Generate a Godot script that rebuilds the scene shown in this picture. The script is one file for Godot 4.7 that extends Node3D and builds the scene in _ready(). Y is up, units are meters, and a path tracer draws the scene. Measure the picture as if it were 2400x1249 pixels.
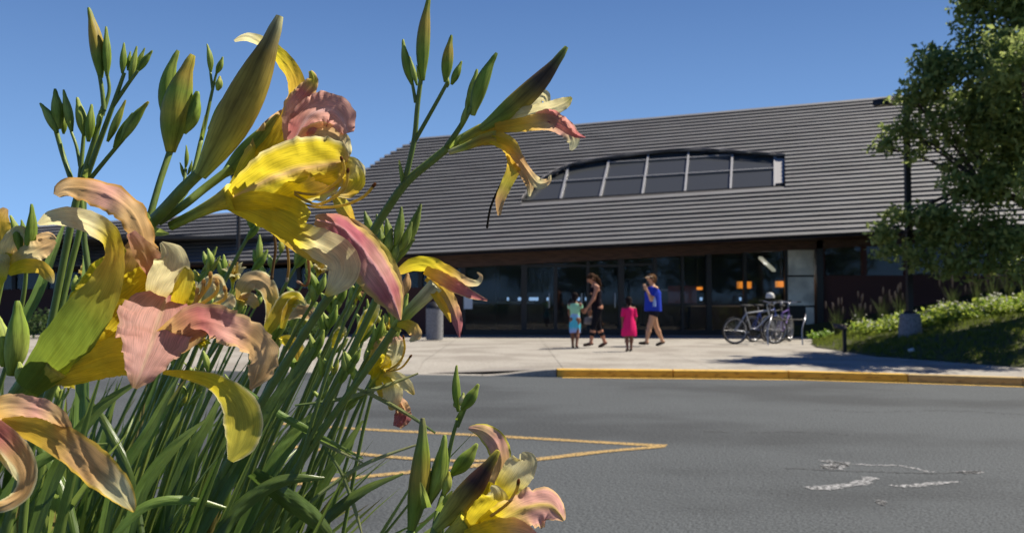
extends Node3D

# ---------------------------------------------------------------- view
const FPX := 2078.0
const EYE := Vector3(0, 1.17, 0)
const PLAZA := 0.12
var view := Basis(Vector3.RIGHT, atan(81.5 / FPX))
var rng := RandomNumberGenerator.new()
var used := {}
var M := {}

func at(px: float, py: float, d: float) -> Vector3:
	var v: Vector3 = view * Vector3((px - 1200.0) / FPX, -(py - 624.5) / FPX, -1.0)
	return EYE + v * (d / -v.z)

func ground(px: float, py: float, h: float) -> Vector3:
	var v: Vector3 = view * Vector3((px - 1200.0) / FPX, -(py - 624.5) / FPX, -1.0)
	return EYE + v * ((h - EYE.y) / v.y)

func seen_at(p: Vector3) -> Vector2:
	var v: Vector3 = view.inverse() * (p - EYE)
	return Vector2(1200.0 + v.x / -v.z * FPX, 624.5 - v.y / -v.z * FPX)

func L(r: float, g: float, b: float) -> Color:
	return Color(r / 255.0, g / 255.0, b / 255.0).srgb_to_linear()

# ---------------------------------------------------------------- shapes
class Shape:
	var v := PackedVector3Array()
	var c := PackedColorArray()
	var uv := PackedVector2Array()
	var ix := PackedInt32Array()
	func pt(p: Vector3, col := Color.WHITE, t := Vector2.ZERO) -> int:
		v.append(p); c.append(col); uv.append(t)
		return v.size() - 1
	func tri(a: int, b: int, d: int) -> void:
		ix.append(a); ix.append(b); ix.append(d)
	func quad(a: int, b: int, d: int, e: int) -> void:
		tri(a, b, d); tri(a, d, e)
	func face(p: Array, col := Color.WHITE) -> void:
		var k := v.size()
		for q in p:
			pt(q, col)
		for i in range(1, p.size() - 1):
			tri(k, k + i, k + i + 1)
	func box(mid: Vector3, size: Vector3, col := Color.WHITE, turn := Basis()) -> void:
		var h := size / 2.0
		for ax in 3:
			for s in [-1.0, 1.0]:
				var n := Vector3.ZERO; n[ax] = s
				var a := Vector3.ZERO; a[(ax + 1) % 3] = 1.0
				var b := Vector3.ZERO; b[(ax + 2) % 3] = s
				var q := []
				for k in [[-1, -1], [-1, 1], [1, 1], [1, -1]]:
					q.append(mid + turn * ((n + a * k[0] + b * k[1]) * h))
				face(q, col)
	func bar(a: Vector3, b: Vector3, w: float, h: float, up := Vector3.UP, col := Color.WHITE) -> void:
		var z := (b - a).normalized()
		var x := up.cross(z).normalized()
		var y := z.cross(x)
		box((a + b) / 2.0, Vector3(w, h, a.distance_to(b)), col, Basis(x, y, z))
	func hexa(p: Array, col := Color.WHITE) -> void:   # eight corners: four of one end, four of the other
		for f in [[0, 1, 2, 3], [7, 6, 5, 4], [0, 4, 5, 1], [1, 5, 6, 2], [2, 6, 7, 3], [3, 7, 4, 0]]:
			face([p[f[0]], p[f[1]], p[f[2]], p[f[3]]], col)
	func tube(p: Array, r: Array, n := 8, cols: Array = [Color.WHITE], lobes := 0.0, closed := true) -> void:
		var up := Vector3.UP
		var first := v.size()
		var m := p.size()
		for i in m:
			var t: Vector3 = (p[mini(i + 1, m - 1)] - p[maxi(i - 1, 0)]).normalized()
			if i == 0 and absf(t.y) > 0.9:
				up = Vector3.RIGHT
			var s := up.cross(t).normalized()
			up = t.cross(s).normalized()
			var fr := float(i) / maxf(1.0, m - 1)
			var cf := fr * (cols.size() - 1)
			var col: Color = cols[int(cf)].lerp(cols[mini(int(cf) + 1, cols.size() - 1)], cf - int(cf))
			for k in n:
				var a := TAU * k / n
				var q := 1.0 + lobes * cos(3.0 * a)
				var cc := col if lobes == 0.0 else col * (1.0 + 0.16 * cos(3.0 * a)) * (1.0 - 0.35 * exp(-pow((fposmod(a * 3.0 / TAU, 1.0) - 0.5) / 0.07, 2.0)))
				pt(p[i] + (s * cos(a) + up * sin(a)) * r[i] * q, cc, Vector2(float(k) / n, fr))
		for i in m - 1:
			for k in n:
				var a := first + i * n + k
				var b := first + i * n + (k + 1) % n
				quad(a, b, b + n, a + n)
		if closed:
			for e in [0, m - 1]:
				var ce := pt(p[e], cols[0] if e == 0 else cols[cols.size() - 1])
				for k in n:
					var a: int = first + e * n + k
					var b: int = first + e * n + (k + 1) % n
					if e == 0:
						tri(ce, b, a)
					else:
						tri(ce, a, b)
	func ball(mid: Vector3, r: Vector3, col := Color.WHITE, n := 10, m := 7) -> void:
		var first := v.size()
		for i in m + 1:
			var e := PI * i / m
			for k in n:
				var a := TAU * k / n
				pt(mid + Vector3(cos(a) * sin(e), cos(e), sin(a) * sin(e)) * r, col)
		for i in m:
			for k in n:
				var a := first + i * n + k
				var b := first + i * n + (k + 1) % n
				quad(a, a + n, b + n, b)
	func rings(list: Array, n := 18, col := Color.WHITE, folds := 0.0, nf := 7.0, lid := false) -> void:   # each ring: [centre, rx, rz, colour?]
		var first := v.size()
		for i in list.size():
			var q: Array = list[i]
			for k in n:
				var a := TAU * k / n
				var w := 1.0 + folds * float(i) / list.size() * sin(nf * a + q[0].y * 5.0)
				pt(q[0] + Vector3(cos(a) * q[1] * w, folds * 0.1 * sin(3.0 * a), sin(a) * q[2] * w), q[3] if q.size() > 3 else col)
		for i in list.size() - 1:
			for k in n:
				var a := first + i * n + k
				var b := first + i * n + (k + 1) % n
				quad(a, b, b + n, a + n)
		if lid:
			var ce := pt(list[0][0], list[0][3] if list[0].size() > 3 else col)
			for k in n:
				tri(ce, first + (k + 1) % n, first + k)
	func mesh(off: Vector3) -> ArrayMesh:
		var nn := PackedVector3Array(); nn.resize(v.size())
		for i in range(0, ix.size(), 3):
			var a := ix[i]; var b := ix[i + 1]; var d := ix[i + 2]
			var f := (v[d] - v[a]).cross(v[b] - v[a])
			nn[a] += f; nn[b] += f; nn[d] += f
		for i in nn.size():
			nn[i] = nn[i].normalized() if nn[i].length_squared() > 1e-20 else Vector3.UP
		if off != Vector3.ZERO:
			for i in v.size():
				v[i] -= off
		var arr := []
		arr.resize(Mesh.ARRAY_MAX)
		arr[Mesh.ARRAY_VERTEX] = v; arr[Mesh.ARRAY_NORMAL] = nn; arr[Mesh.ARRAY_COLOR] = c; arr[Mesh.ARRAY_TEX_UV] = uv; arr[Mesh.ARRAY_INDEX] = ix
		var am := ArrayMesh.new()
		am.add_surface_from_arrays(Mesh.PRIMITIVE_TRIANGLES, arr)
		return am

# ---------------------------------------------------------------- scene tree helpers
func numbered(called: String) -> String:
	var k: int = used.get(called, 0)
	used[called] = k + 1
	return called if k == 0 else "%s_%03d" % [called, k]

func tag(o: Node, label: String, category: String, group := "", kind := "") -> Node:
	o.set_meta("label", label)
	if category: o.set_meta("category", category)
	if group: o.set_meta("group", group)
	if kind: o.set_meta("kind", kind)
	return o

func thing(called: String, label: String, category: String, where := Vector3.ZERO, group := "") -> Node3D:
	var o := Node3D.new()
	o.name = numbered(called)
	o.position = where
	add_child(o)
	tag(o, label, category, group)
	return o

func base_of(n: Node) -> Vector3:
	var p := Vector3.ZERO
	while n != self and n is Node3D:
		p += n.position
		n = n.get_parent()
	return p

# commits a shape given in world coordinates (or in the parent's own, with own = true) as one named mesh
func put(s: Shape, called: String, mat: Material, parent: Node = self, own := false) -> MeshInstance3D:
	var o := MeshInstance3D.new()
	o.mesh = s.mesh(Vector3.ZERO if own or parent == self else base_of(parent))
	o.material_override = mat
	if parent == self:
		o.name = numbered(called)
	else:
		var k: int = parent.get_meta("n_" + called, 0)
		parent.set_meta("n_" + called, k + 1)
		o.name = called if k == 0 else "%s_%03d" % [called, k]
	parent.add_child(o, true)
	return o

func part_node(called: String, parent: Node) -> Node3D:
	var o := Node3D.new()
	var k: int = parent.get_meta("n_" + called, 0)
	parent.set_meta("n_" + called, k + 1)
	o.name = called if k == 0 else "%s_%03d" % [called, k]
	parent.add_child(o, true)
	return o

func structure(o: Node, kind := "structure") -> Node:
	o.set_meta("kind", kind)
	return o

func scatter(called: String, mesh: Mesh, mat: Material, spots: Array, cols: Array, parent: Node = self) -> MultiMeshInstance3D:
	var mm := MultiMesh.new()
	mm.transform_format = MultiMesh.TRANSFORM_3D
	mm.use_colors = true
	mm.mesh = mesh
	mm.instance_count = spots.size()
	for i in spots.size():
		mm.set_instance_transform(i, spots[i])
		mm.set_instance_color(i, cols[i])
	var o := MultiMeshInstance3D.new()
	o.multimesh = mm
	o.material_override = mat
	o.name = numbered(called) if parent == self else called
	parent.add_child(o, true)
	o.set_meta("kind", "stuff")
	return o

func spline(p: Array, n: int) -> Array:      # Catmull-Rom through rows of numbers
	var out := []
	var m := p.size()
	for i in n:
		var f := float(i) / (n - 1) * (m - 1)
		var k := mini(int(f), m - 2)
		var t := f - k
		var a: Array = p[maxi(k - 1, 0)]; var b: Array = p[k]; var c: Array = p[k + 1]; var d: Array = p[mini(k + 2, m - 1)]
		var row := []
		for j in b.size():
			row.append(0.5 * (2.0 * b[j] + (c[j] - a[j]) * t + (2.0 * a[j] - 5.0 * b[j] + 4.0 * c[j] - d[j]) * t * t + (3.0 * b[j] - a[j] - 3.0 * c[j] + d[j]) * t * t * t))
		out.append(row)
	return out

func curve(p: Array, n: int) -> Array:        # Catmull-Rom through points
	var rows := []
	for q in p: rows.append([q.x, q.y, q.z])
	var out := []
	for r in spline(rows, n): out.append(Vector3(r[0], r[1], r[2]))
	return out

# ---------------------------------------------------------------- materials
func noise_tex(freq: float, ramp: Array, size := 512, oct := 4, kind := FastNoiseLite.TYPE_SIMPLEX_SMOOTH, sd := 1) -> NoiseTexture2D:
	var t := NoiseTexture2D.new()
	var n := FastNoiseLite.new()
	n.seed = sd; n.noise_type = kind; n.frequency = freq; n.fractal_octaves = oct
	t.noise = n; t.width = size; t.height = size; t.seamless = true
	var g := Gradient.new()
	var off := PackedFloat32Array(); var cols := PackedColorArray()
	for r in ramp:
		off.append(r[0]); cols.append(r[1])
	g.offsets = off; g.colors = cols
	t.color_ramp = g
	return t

func grey(x: float) -> Color:
	return Color(x, x, x)

func mat(called: String, col: Color, rough := 0.7, metal := 0.0) -> StandardMaterial3D:
	var m := StandardMaterial3D.new()
	m.resource_name = called
	m.albedo_color = col.linear_to_srgb()
	m.roughness = rough; m.metallic = metal
	M[called] = m
	return m

func vmat(called: String, rough := 0.6, through := 0.0, spec := 0.5) -> StandardMaterial3D:
	var m := mat(called, Color.WHITE, rough)
	m.vertex_color_use_as_albedo = true
	m.cull_mode = BaseMaterial3D.CULL_DISABLED
	m.metallic_specular = spec
	if through > 0.0:
		m.backlight_enabled = true
		m.backlight = grey(through).linear_to_srgb()
	return m

func grain(m: StandardMaterial3D, t: Texture2D, scale: Vector3) -> void:
	m.albedo_texture = t
	m.uv1_triplanar = true; m.uv1_world_triplanar = true
	m.uv1_scale = scale

func stains(m: StandardMaterial3D, t: Texture2D, scale: Vector3) -> void:
	m.detail_enabled = true
	m.detail_blend_mode = BaseMaterial3D.BLEND_MODE_MUL
	m.detail_albedo = t
	m.detail_uv_layer = BaseMaterial3D.DETAIL_UV_2
	m.uv2_triplanar = true; m.uv2_world_triplanar = true
	m.uv2_scale = scale

func make_materials() -> void:
	var m := mat("asphalt", Color(0.085, 0.095, 0.1), 0.92)
	grain(m, noise_tex(0.16, [[0.0, grey(0.3)], [0.35, grey(0.74)], [0.55, grey(0.94)], [0.75, grey(1.0)]], 1024, 4, FastNoiseLite.TYPE_SIMPLEX, 3), Vector3.ONE * 0.28)
	stains(m, noise_tex(0.008, [[0.2, grey(0.78)], [0.5, grey(0.96)], [0.8, grey(1.0)]], 512, 6, FastNoiseLite.TYPE_SIMPLEX_SMOOTH, 7), Vector3(0.06, 0.1, 0.1))
	m.heightmap_enabled = true
	m.heightmap_texture = noise_tex(0.12, [[0.0, grey(0)], [1.0, grey(1)]], 512, 3, FastNoiseLite.TYPE_SIMPLEX, 5)
	m.heightmap_scale = 0.5
	m = mat("concrete", Color(0.365, 0.336, 0.288), 0.9)
	grain(m, noise_tex(0.05, [[0.1, grey(0.86)], [0.5, grey(0.96)], [0.9, grey(1.0)]], 512, 5, FastNoiseLite.TYPE_SIMPLEX, 11), Vector3.ONE * 0.5)
	stains(m, noise_tex(0.01, [[0.25, Color(0.86, 0.85, 0.84)], [0.55, grey(0.97)], [0.8, grey(1.0)]], 512, 5, FastNoiseLite.TYPE_SIMPLEX_SMOOTH, 13), Vector3.ONE * 0.11)
	m = mat("joint", Color(0.22, 0.2, 0.18), 0.95)
	m = mat("curb_yellow", Color(0.66, 0.39, 0.045), 0.75)
	grain(m, noise_tex(0.03, [[0.15, Color(0.78, 0.75, 0.73)], [0.35, grey(0.96)], [0.8, grey(1.0)]], 512, 3, FastNoiseLite.TYPE_SIMPLEX, 17), Vector3(0.25, 0.7, 0.7))
	var faded: StandardMaterial3D = m.duplicate()
	faded.albedo_color = Color(0.46, 0.32, 0.12).linear_to_srgb()
	M["curb_faded"] = faded
	m = mat("paint_yellow", Color(0.44, 0.29, 0.1), 0.85)
	grain(m, noise_tex(0.06, [[0.18, Color(0.6, 0.6, 0.6, 0)], [0.3, Color(0.7, 0.7, 0.7, 0)], [0.33, grey(0.75)], [0.5, grey(0.92)], [0.8, grey(1.0)]], 512, 6, FastNoiseLite.TYPE_SIMPLEX, 19), Vector3.ONE * 0.9)
	m.transparency = BaseMaterial3D.TRANSPARENCY_ALPHA_SCISSOR
	m.alpha_scissor_threshold = 0.5
	mat("crack", Color(0.07, 0.073, 0.075), 0.95)
	m = mat("scuff", Color(0.36, 0.36, 0.36), 0.9)
	grain(m, noise_tex(0.045, [[0.3, Color(1, 1, 1, 0)], [0.42, Color(0.8, 0.8, 0.8, 0.0)], [0.46, grey(0.85)], [0.75, grey(1.0)]], 512, 6, FastNoiseLite.TYPE_SIMPLEX, 23), Vector3(0.9, 1, 2.0))
	m.transparency = BaseMaterial3D.TRANSPARENCY_ALPHA_SCISSOR
	m.alpha_scissor_threshold = 0.5
	m = mat("roof_board", Color(0.19, 0.178, 0.182), 0.62)
	grain(m, noise_tex(0.02, [[0.2, Color(0.8, 0.78, 0.78)], [0.5, grey(0.93)], [0.8, grey(1.0)]], 512, 5, FastNoiseLite.TYPE_SIMPLEX, 29), Vector3(0.05, 0.9, 0.9))
	for k in 4:
		var v: StandardMaterial3D = m.duplicate()
		v.albedo_color = (Color(0.146, 0.147, 0.151) * [0.93, 0.98, 1.03, 1.08][k]).linear_to_srgb()
		v.uv1_offset = Vector3(k * 0.31, k * 0.17, 0)
		M["roof_board_%d" % k] = v
	mat("roof_under", Color(0.03, 0.028, 0.03), 0.9)
	m = mat("soffit_wood", Color(0.1, 0.052, 0.035), 0.65)
	grain(m, noise_tex(0.03, [[0.2, grey(0.65)], [0.5, grey(0.9)], [0.8, grey(1.0)]], 512, 4, FastNoiseLite.TYPE_SIMPLEX, 31), Vector3(0.1, 1.5, 1.5))
	mat("dark_metal", Color(0.032, 0.031, 0.029), 0.45, 0.4)
	mat("window_frame", Color(0.3, 0.3, 0.31), 0.5, 0.3)
	mat("trim_panel", Color(0.3, 0.29, 0.29), 0.6)
	m = mat("grey_panel", Color(0.78, 0.76, 0.64), 0.5)
	grain(m, noise_tex(0.01, [[0.2, grey(0.8)], [0.8, grey(1.0)]], 256, 4, FastNoiseLite.TYPE_SIMPLEX_SMOOTH, 37), Vector3.ONE * 0.4)
	m = mat("dark_brick", Color(0.075, 0.03, 0.025), 0.85)
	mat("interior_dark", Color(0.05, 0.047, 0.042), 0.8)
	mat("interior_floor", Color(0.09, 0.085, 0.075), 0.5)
	m = mat("glass", Color(0.05, 0.07, 0.06, 0.12), 0.03)
	m.metallic_specular = 0.33
	m.transparency = BaseMaterial3D.TRANSPARENCY_ALPHA
	m = mat("skylight_glass", Color(0.052, 0.055, 0.055), 0.22)
	m = mat("lamp_amber", Color(0.5, 0.3, 0.09), 0.6)
	m.emission_enabled = true; m.emission = Color(1.0, 0.62, 0.2); m.emission_energy_multiplier = 0.22
	m = mat("lamp_white", Color(0.4, 0.4, 0.37), 0.6)
	m.emission_enabled = true; m.emission = Color(0.95, 0.95, 0.85); m.emission_energy_multiplier = 0.22
	mat("paper", Color(0.7, 0.72, 0.75), 0.8)
	mat("red_poster", Color(0.3, 0.07, 0.06), 0.7)
	m = mat("pole_metal", Color(0.022, 0.02, 0.02), 0.5, 0.3)
	m = mat("pole_concrete", Color(0.24, 0.24, 0.25), 0.9)
	grain(m, noise_tex(0.05, [[0.1, grey(0.7)], [0.6, grey(1.0)]], 256, 4, FastNoiseLite.TYPE_SIMPLEX, 41), Vector3.ONE * 1.5)
	m = mat("soil", Color(0.06, 0.042, 0.03), 0.95)
	grain(m, noise_tex(0.08, [[0.1, grey(0.5)], [0.6, grey(1.0)]], 512, 4, FastNoiseLite.TYPE_SIMPLEX, 43), Vector3.ONE * 1.2)
	m = mat("turf", Color(0.065, 0.07, 0.014), 0.95)
	grain(m, noise_tex(0.05, [[0.1, grey(0.6)], [0.6, grey(1.0)]], 512, 4, FastNoiseLite.TYPE_SIMPLEX, 47), Vector3.ONE * 1.0)
	mat("bark", Color(0.07, 0.05, 0.038), 0.9)
	var veins := noise_tex(0.03, [[0.25, grey(0.89)], [0.5, grey(0.98)], [0.75, grey(1.0)]], 512, 3, FastNoiseLite.TYPE_SIMPLEX, 53)
	var blotch := noise_tex(0.012, [[0.25, Color(0.93, 0.92, 0.9)], [0.55, grey(0.99)], [0.8, grey(1.0)]], 256, 4, FastNoiseLite.TYPE_SIMPLEX_SMOOTH, 59)
	for q in [["petal", 0.5, 1.2, 0.25, Vector3(2.6, 0.25, 1), 0.03], ["leaf", 0.3, 1.0, 0.55, Vector3(1.2, 0.2, 1), 0.015], ["stem", 0.45, 0.3, 0.45, Vector3(1.0, 0.5, 1), 0.02], ["bud", 0.5, 0.55, 0.35, Vector3(2.0, 0.25, 1), 0.02]]:
		m = vmat(q[0], q[1], q[2], q[3])
		m.albedo_texture = veins
		m.uv1_scale = q[4]
		m.heightmap_enabled = true; m.heightmap_texture = veins; m.heightmap_scale = q[5]
		m.detail_enabled = true; m.detail_blend_mode = BaseMaterial3D.BLEND_MODE_MUL; m.detail_albedo = blotch
		m.detail_uv_layer = BaseMaterial3D.DETAIL_UV_2; m.uv2_triplanar = true; m.uv2_world_triplanar = true; m.uv2_scale = Vector3.ONE * 14.0
	vmat("foliage", 0.45, 1.15, 0.4)
	vmat("skin", 0.55, 0.0, 0.4)
	vmat("cloth", 0.85, 0.0, 0.2)
	vmat("plain", 0.6)
	mat("tyre", Color(0.018, 0.018, 0.018), 0.8)
	mat("chrome", Color(0.42, 0.42, 0.44), 0.3, 0.8)
	mat("bike_blue", Color(0.05, 0.08, 0.3), 0.35, 0.1)
	mat("bike_silver", Color(0.4, 0.42, 0.46), 0.35, 0.5)
	mat("bike_violet", Color(0.14, 0.09, 0.3), 0.35, 0.1)
	mat("white_paint", Color(0.5, 0.5, 0.48), 0.6)

# ---------------------------------------------------------------- the scene
func _ready() -> void:
	rng.seed = 11
	var cam := Camera3D.new()
	cam.name = "camera"
	cam.transform = Transform3D(view, EYE)
	var ca := CameraAttributesPhysical.new()
	ca.frustum_focal_length = 12.0 / tan(atan(624.5 / FPX))
	ca.frustum_near = 0.05
	ca.frustum_far = 400.0
	ca.frustum_focus_distance = 0.68
	ca.exposure_aperture = 24.0
	cam.attributes = ca
	add_child(cam)
	cam.keep_aspect = Camera3D.KEEP_HEIGHT
	cam.fov = rad_to_deg(2.0 * atan(624.5 / FPX))
	cam.near = 0.05
	cam.far = 400.0
	cam.current = true
	var we := WorldEnvironment.new()
	we.name = "world_environment"
	var e := Environment.new()
	e.background_mode = Environment.BG_SKY
	var sky := ProceduralSkyMaterial.new()
	sky.sky_top_color = Color(0.0045, 0.0285, 0.138).linear_to_srgb()
	sky.sky_horizon_color = Color(0.2, 0.368, 0.635).linear_to_srgb()
	sky.sky_curve = 0.19
	sky.ground_bottom_color = Color(0.2, 0.2, 0.2)
	sky.ground_horizon_color = Color(0.45, 0.5, 0.55)
	sky.sun_angle_max = 3.0
	e.sky = Sky.new()
	e.sky.sky_material = sky
	e.tonemap_mode = Environment.TONE_MAPPER_LINEAR
	e.tonemap_exposure = 1.8
	e.sdfgi_enabled = true; e.ssao_enabled = true; e.ssil_enabled = true
	we.environment = e
	add_child(we)
	var sun := DirectionalLight3D.new()
	sun.name = "sun"
	sun.light_color = Color(1.0, 0.965, 0.9)
	sun.light_energy = 1.4
	sun.light_angular_distance = 0.5
	sun.shadow_enabled = true
	var el := deg_to_rad(55.0)
	var towards := Vector3(-0.94 * cos(el), -sin(el), 0.33 * cos(el))
	sun.transform = Transform3D(Basis.looking_at(towards, Vector3.UP), Vector3(8, 12, -6))
	add_child(sun)
	make_materials()
	setting()
	building()
	plantings()
	street_furniture()
	bicycles()
	people()
	daylilies()

# ---------------------------------------------------------------- ground, plaza, kerb, road paint
var curb_line := []      # points on the road at the foot of the kerb, left to right

func curb_z(x: float) -> float:
	for i in curb_line.size() - 1:
		var a: Vector3 = curb_line[i]; var b: Vector3 = curb_line[i + 1]
		if x <= b.x or i == curb_line.size() - 2:
			return lerpf(a.z, b.z, (x - a.x) / (b.x - a.x))
	return 0.0

func edge_h(x: float) -> float:      # dropped kerb on the left, full height on the right
	var a: float = ground(1130, 881, 0).x; var b: float = ground(1310, 884, 0).x
	return lerpf(0.008, PLAZA, smoothstep(a, b, x))

func strip(s: Shape, pts: Array, w: Array, h: float) -> void:   # a painted line lying on the road
	var prev := []
	for i in pts.size():
		var t: Vector3 = (pts[mini(i + 1, pts.size() - 1)] - pts[maxi(i - 1, 0)]).normalized()
		var n: Vector3 = Vector3(t.z, 0, -t.x) * w[i] * 0.5
		var a := s.pt(Vector3(pts[i].x, h, pts[i].z) - n); var b := s.pt(Vector3(pts[i].x, h, pts[i].z) + n)
		if i > 0:
			s.quad(prev[0], prev[1], b, a)
		prev = [a, b]

func setting() -> void:
	for q in [[-900, 852], [-300, 858], [450, 868], [950, 878], [1150, 881.5], [1305, 884], [1600, 886.5], [1850, 889], [2130, 897], [2400, 906], [2900, 930]]:
		curb_line.append(ground(q[0], q[1], 0))
	var s := Shape.new()
	s.face([Vector3(-300, -0.02, -300), Vector3(300, -0.02, -300), Vector3(300, -0.02, 300), Vector3(-300, -0.02, 300)])
	structure(put(s, "ground", M.turf))
	s = Shape.new()
	s.face([Vector3(-45, 0, -30), Vector3(45, 0, -30), Vector3(45, 0, 40), Vector3(-45, 0, 40)])
	structure(put(s, "road", M.asphalt))
	# plaza of concrete slabs with narrow joints
	var plaza := Node3D.new()
	plaza.name = "plaza"
	add_child(plaza)
	structure(plaza)
	var under := Shape.new()
	var xs := []
	var x := -18.0
	while x < 15.0:
		xs.append(x)
		x += 2.35
	var rows := [0.0, 1.3, 3.9, 6.5, 9.1, 12.0, 15.5, 19.0]
	for i in xs.size() - 1:
		for j in rows.size() - 1:
			var slab := Shape.new()
			var n := 4
			var top := []
			for a in n + 1:
				for b in n + 1:
					var px: float = lerpf(xs[i] + 0.004, xs[i + 1] - 0.004, float(a) / n)
					var v: float = lerpf(rows[j] + (0.004 if j > 0 else 0.0), rows[j + 1] - 0.004, float(b) / n)
					var h := lerpf(edge_h(px), PLAZA, smoothstep(0.0, 1.3, v))
					var z: float = curb_z(px) - 0.17 - v
					top.append(slab.pt(Vector3(px, h, z)))
			for a in n:
				for b in n:
					slab.quad(top[a * (n + 1) + b], top[(a + 1) * (n + 1) + b], top[(a + 1) * (n + 1) + b + 1], top[a * (n + 1) + b + 1])
			put(slab, "slab", M.concrete, plaza)
	var prev := []
	for i in xs.size():
		var z0: float = curb_z(xs[i]) - 0.19
		var a := under.pt(Vector3(xs[i], edge_h(xs[i]) - 0.006, z0)); var b := under.pt(Vector3(xs[i], PLAZA - 0.012, z0 - 1.4)); var c := under.pt(Vector3(xs[i], PLAZA - 0.012, -34))
		if i > 0:
			under.quad(prev[0], a, b, prev[1]); under.quad(prev[1], b, c, prev[2])
		prev = [a, b, c]
	structure(put(under, "joint_bed", M.joint, plaza), "stuff")
	# kerb: stones about three metres long; painted yellow beyond the dropped kerb
	var curb := Node3D.new()
	curb.name = "curb"
	add_child(curb)
	structure(curb)
	var x_start: float = curb_line[0].x; var x_end: float = curb_line[curb_line.size() - 1].x
	var cuts := [x_start, -14.0, -10.5, -7.0, -3.5, ground(1130, 881, 0).x, ground(1305, 884, 0).x, ground(1850, 889, 0).x - 1.7, ground(1850, 889, 0).x, ground(2130, 897, 0).x, ground(2400, 906, 0).x, x_end]
	for i in cuts.size() - 1:
		if cuts[i + 1] <= cuts[i]: continue
		var st := Shape.new()
		var ring := []
		for k in 7:
			var px: float = lerpf(cuts[i] + 0.008, cuts[i + 1] - 0.008, k / 6.0)
			var z := curb_z(px); var h := edge_h(px) + 0.002
			var r := []
			for q in [[0.0, -0.05], [0.0, h - 0.02], [-0.006, h - 0.006], [-0.022, h], [-0.168, h], [-0.168, -0.05]]:
				r.append(st.pt(Vector3(px, maxf(q[1], -0.05), z + q[0])))
			if k > 0:
				for e in 5:
					st.quad(ring[e], ring[e + 1], r[e + 1], r[e])
			else:
				st.face([st.v[r[0]], st.v[r[1]], st.v[r[2]], st.v[r[3]], st.v[r[4]], st.v[r[5]]])
			ring = r
		st.face([st.v[ring[5]], st.v[ring[4]], st.v[ring[3]], st.v[ring[2]], st.v[ring[1]], st.v[ring[0]]])
		put(st, "curb_stone", M.curb_faded if i >= 9 else M.curb_yellow if i >= 6 else M.concrete, curb)
	var gut := Shape.new()
	var gp := []; var gw := []
	for k in 60:
		var px: float = lerpf(ground(1318, 884, 0).x, curb_line[curb_line.size() - 1].x, k / 59.0)
		gp.append(Vector3(px, 0, curb_z(px) + 0.07)); gw.append(0.13 * (1.0 + 0.15 * rng.randf_range(-1, 1)))
	strip(gut, gp, gw, 0.004)
	tag(put(gut, "gutter_paint", M.curb_yellow), "yellow paint line on the road along the foot of the kerb", "road marking")
	# yellow chevron on the road
	var lines := [[[[560, 985, 0.1], [790, 1003, 0.1], [1180, 1024, 0.11], [1400, 1037, 0.11], [1562, 1046, 0.13]], "far yellow line of the painted chevron on the asphalt, running behind the flowers"],
		[[[600, 1148, 0.1], [720, 1132, 0.1], [1000, 1104, 0.1], [1265, 1077, 0.1], [1400, 1061, 0.1], [1550, 1048, 0.09]], "near yellow line of the painted chevron on the asphalt, slanting up to its tip"],
		[[[620, 1040, 0.09], [790, 1060, 0.09], [1020, 1080, 0.09], [1225, 1081, 0.08]], "short yellow hatch line inside the painted chevron, beside the flower stems"]]
	var k := 0
	for ln in lines:
		var st := Shape.new()
		var pts := []; var ws := []
		for r in spline(ln[0], 22):
			pts.append(ground(r[0], r[1], 0)); ws.append(r[2] * (1.0 + 0.12 * rng.randf_range(-1, 1)))
		strip(st, pts, ws, 0.004 + 0.0015 * k)
		tag(put(st, "road_line", M.paint_yellow), ln[1], "road marking", "yellow lines of the chevron on the road")
		k += 1
	# dark seams and cracks in the asphalt
	var cracks := [[[[1840, 1098], [1950, 1103], [2050, 1106], [2180, 1110], [2300, 1104]], .04, "dark irregular seam in the asphalt running between the white scuffs"],
		[[[1650, 1010], [1760, 1014], [1850, 1012], [1990, 1019]], .04, "faint dark seam across the asphalt beyond the chevron's tip"], [[[1900, 960], [2050, 966], [2210, 962], [2400, 972]], .04, "faint dark seam in the asphalt at the right, below the yellow kerb"]]
	for cr in cracks:
		var st := Shape.new()
		var pts := []; var ws := []
		for r in spline(cr[0], 60):
			pts.append(ground(r[0], r[1] + rng.randf_range(-1.2, 1.2), 0)); ws.append(cr[1] * rng.randf_range(0.05, 0.75))
		strip(st, pts, ws, 0.003)
		tag(put(st, "road_crack", M.crack), cr[2], "road crack", "cracks in the asphalt")
	# worn white scuffs of paint
	var scuffs := [[[[1925, 1080, .04], [1955, 1085, .12], [1985, 1090, .07]], "short white scuff on the asphalt, uppermost and leftmost of the patch"],
		[[[1935, 1100, .04], [1960, 1094, .22], [1985, 1084, .08]], "thick white scuff on the asphalt just under the uppermost short one"],
		[[[2010, 1089, .04], [2060, 1091, .05], [2110, 1093, .05], [2160, 1102, .05], [2190, 1109, .03]], "long thin curved white scuff on the asphalt"],
		[[[1893, 1142, .05], [1925, 1146, .14], [1965, 1140, .1], [2010, 1136, .12], [2045, 1120, .1]], "broad white scuff on the asphalt, nearest the bottom left of the patch"],
		[[[2092, 1139, .05], [2140, 1140, .1], [2190, 1134, .09], [2248, 1130, .04]], "white scuff on the asphalt below the long thin curved one"],
		[[[2250, 1109, .05], [2275, 1108, .12], [2300, 1107, .06]], "bright white paint dab on the asphalt, rightmost of the patch"],
		[[[2058, 1172, .03], [2066, 1178, .07], [2070, 1184, .03]], "tiny white speck on the asphalt below all the other scuffs"]]
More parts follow.
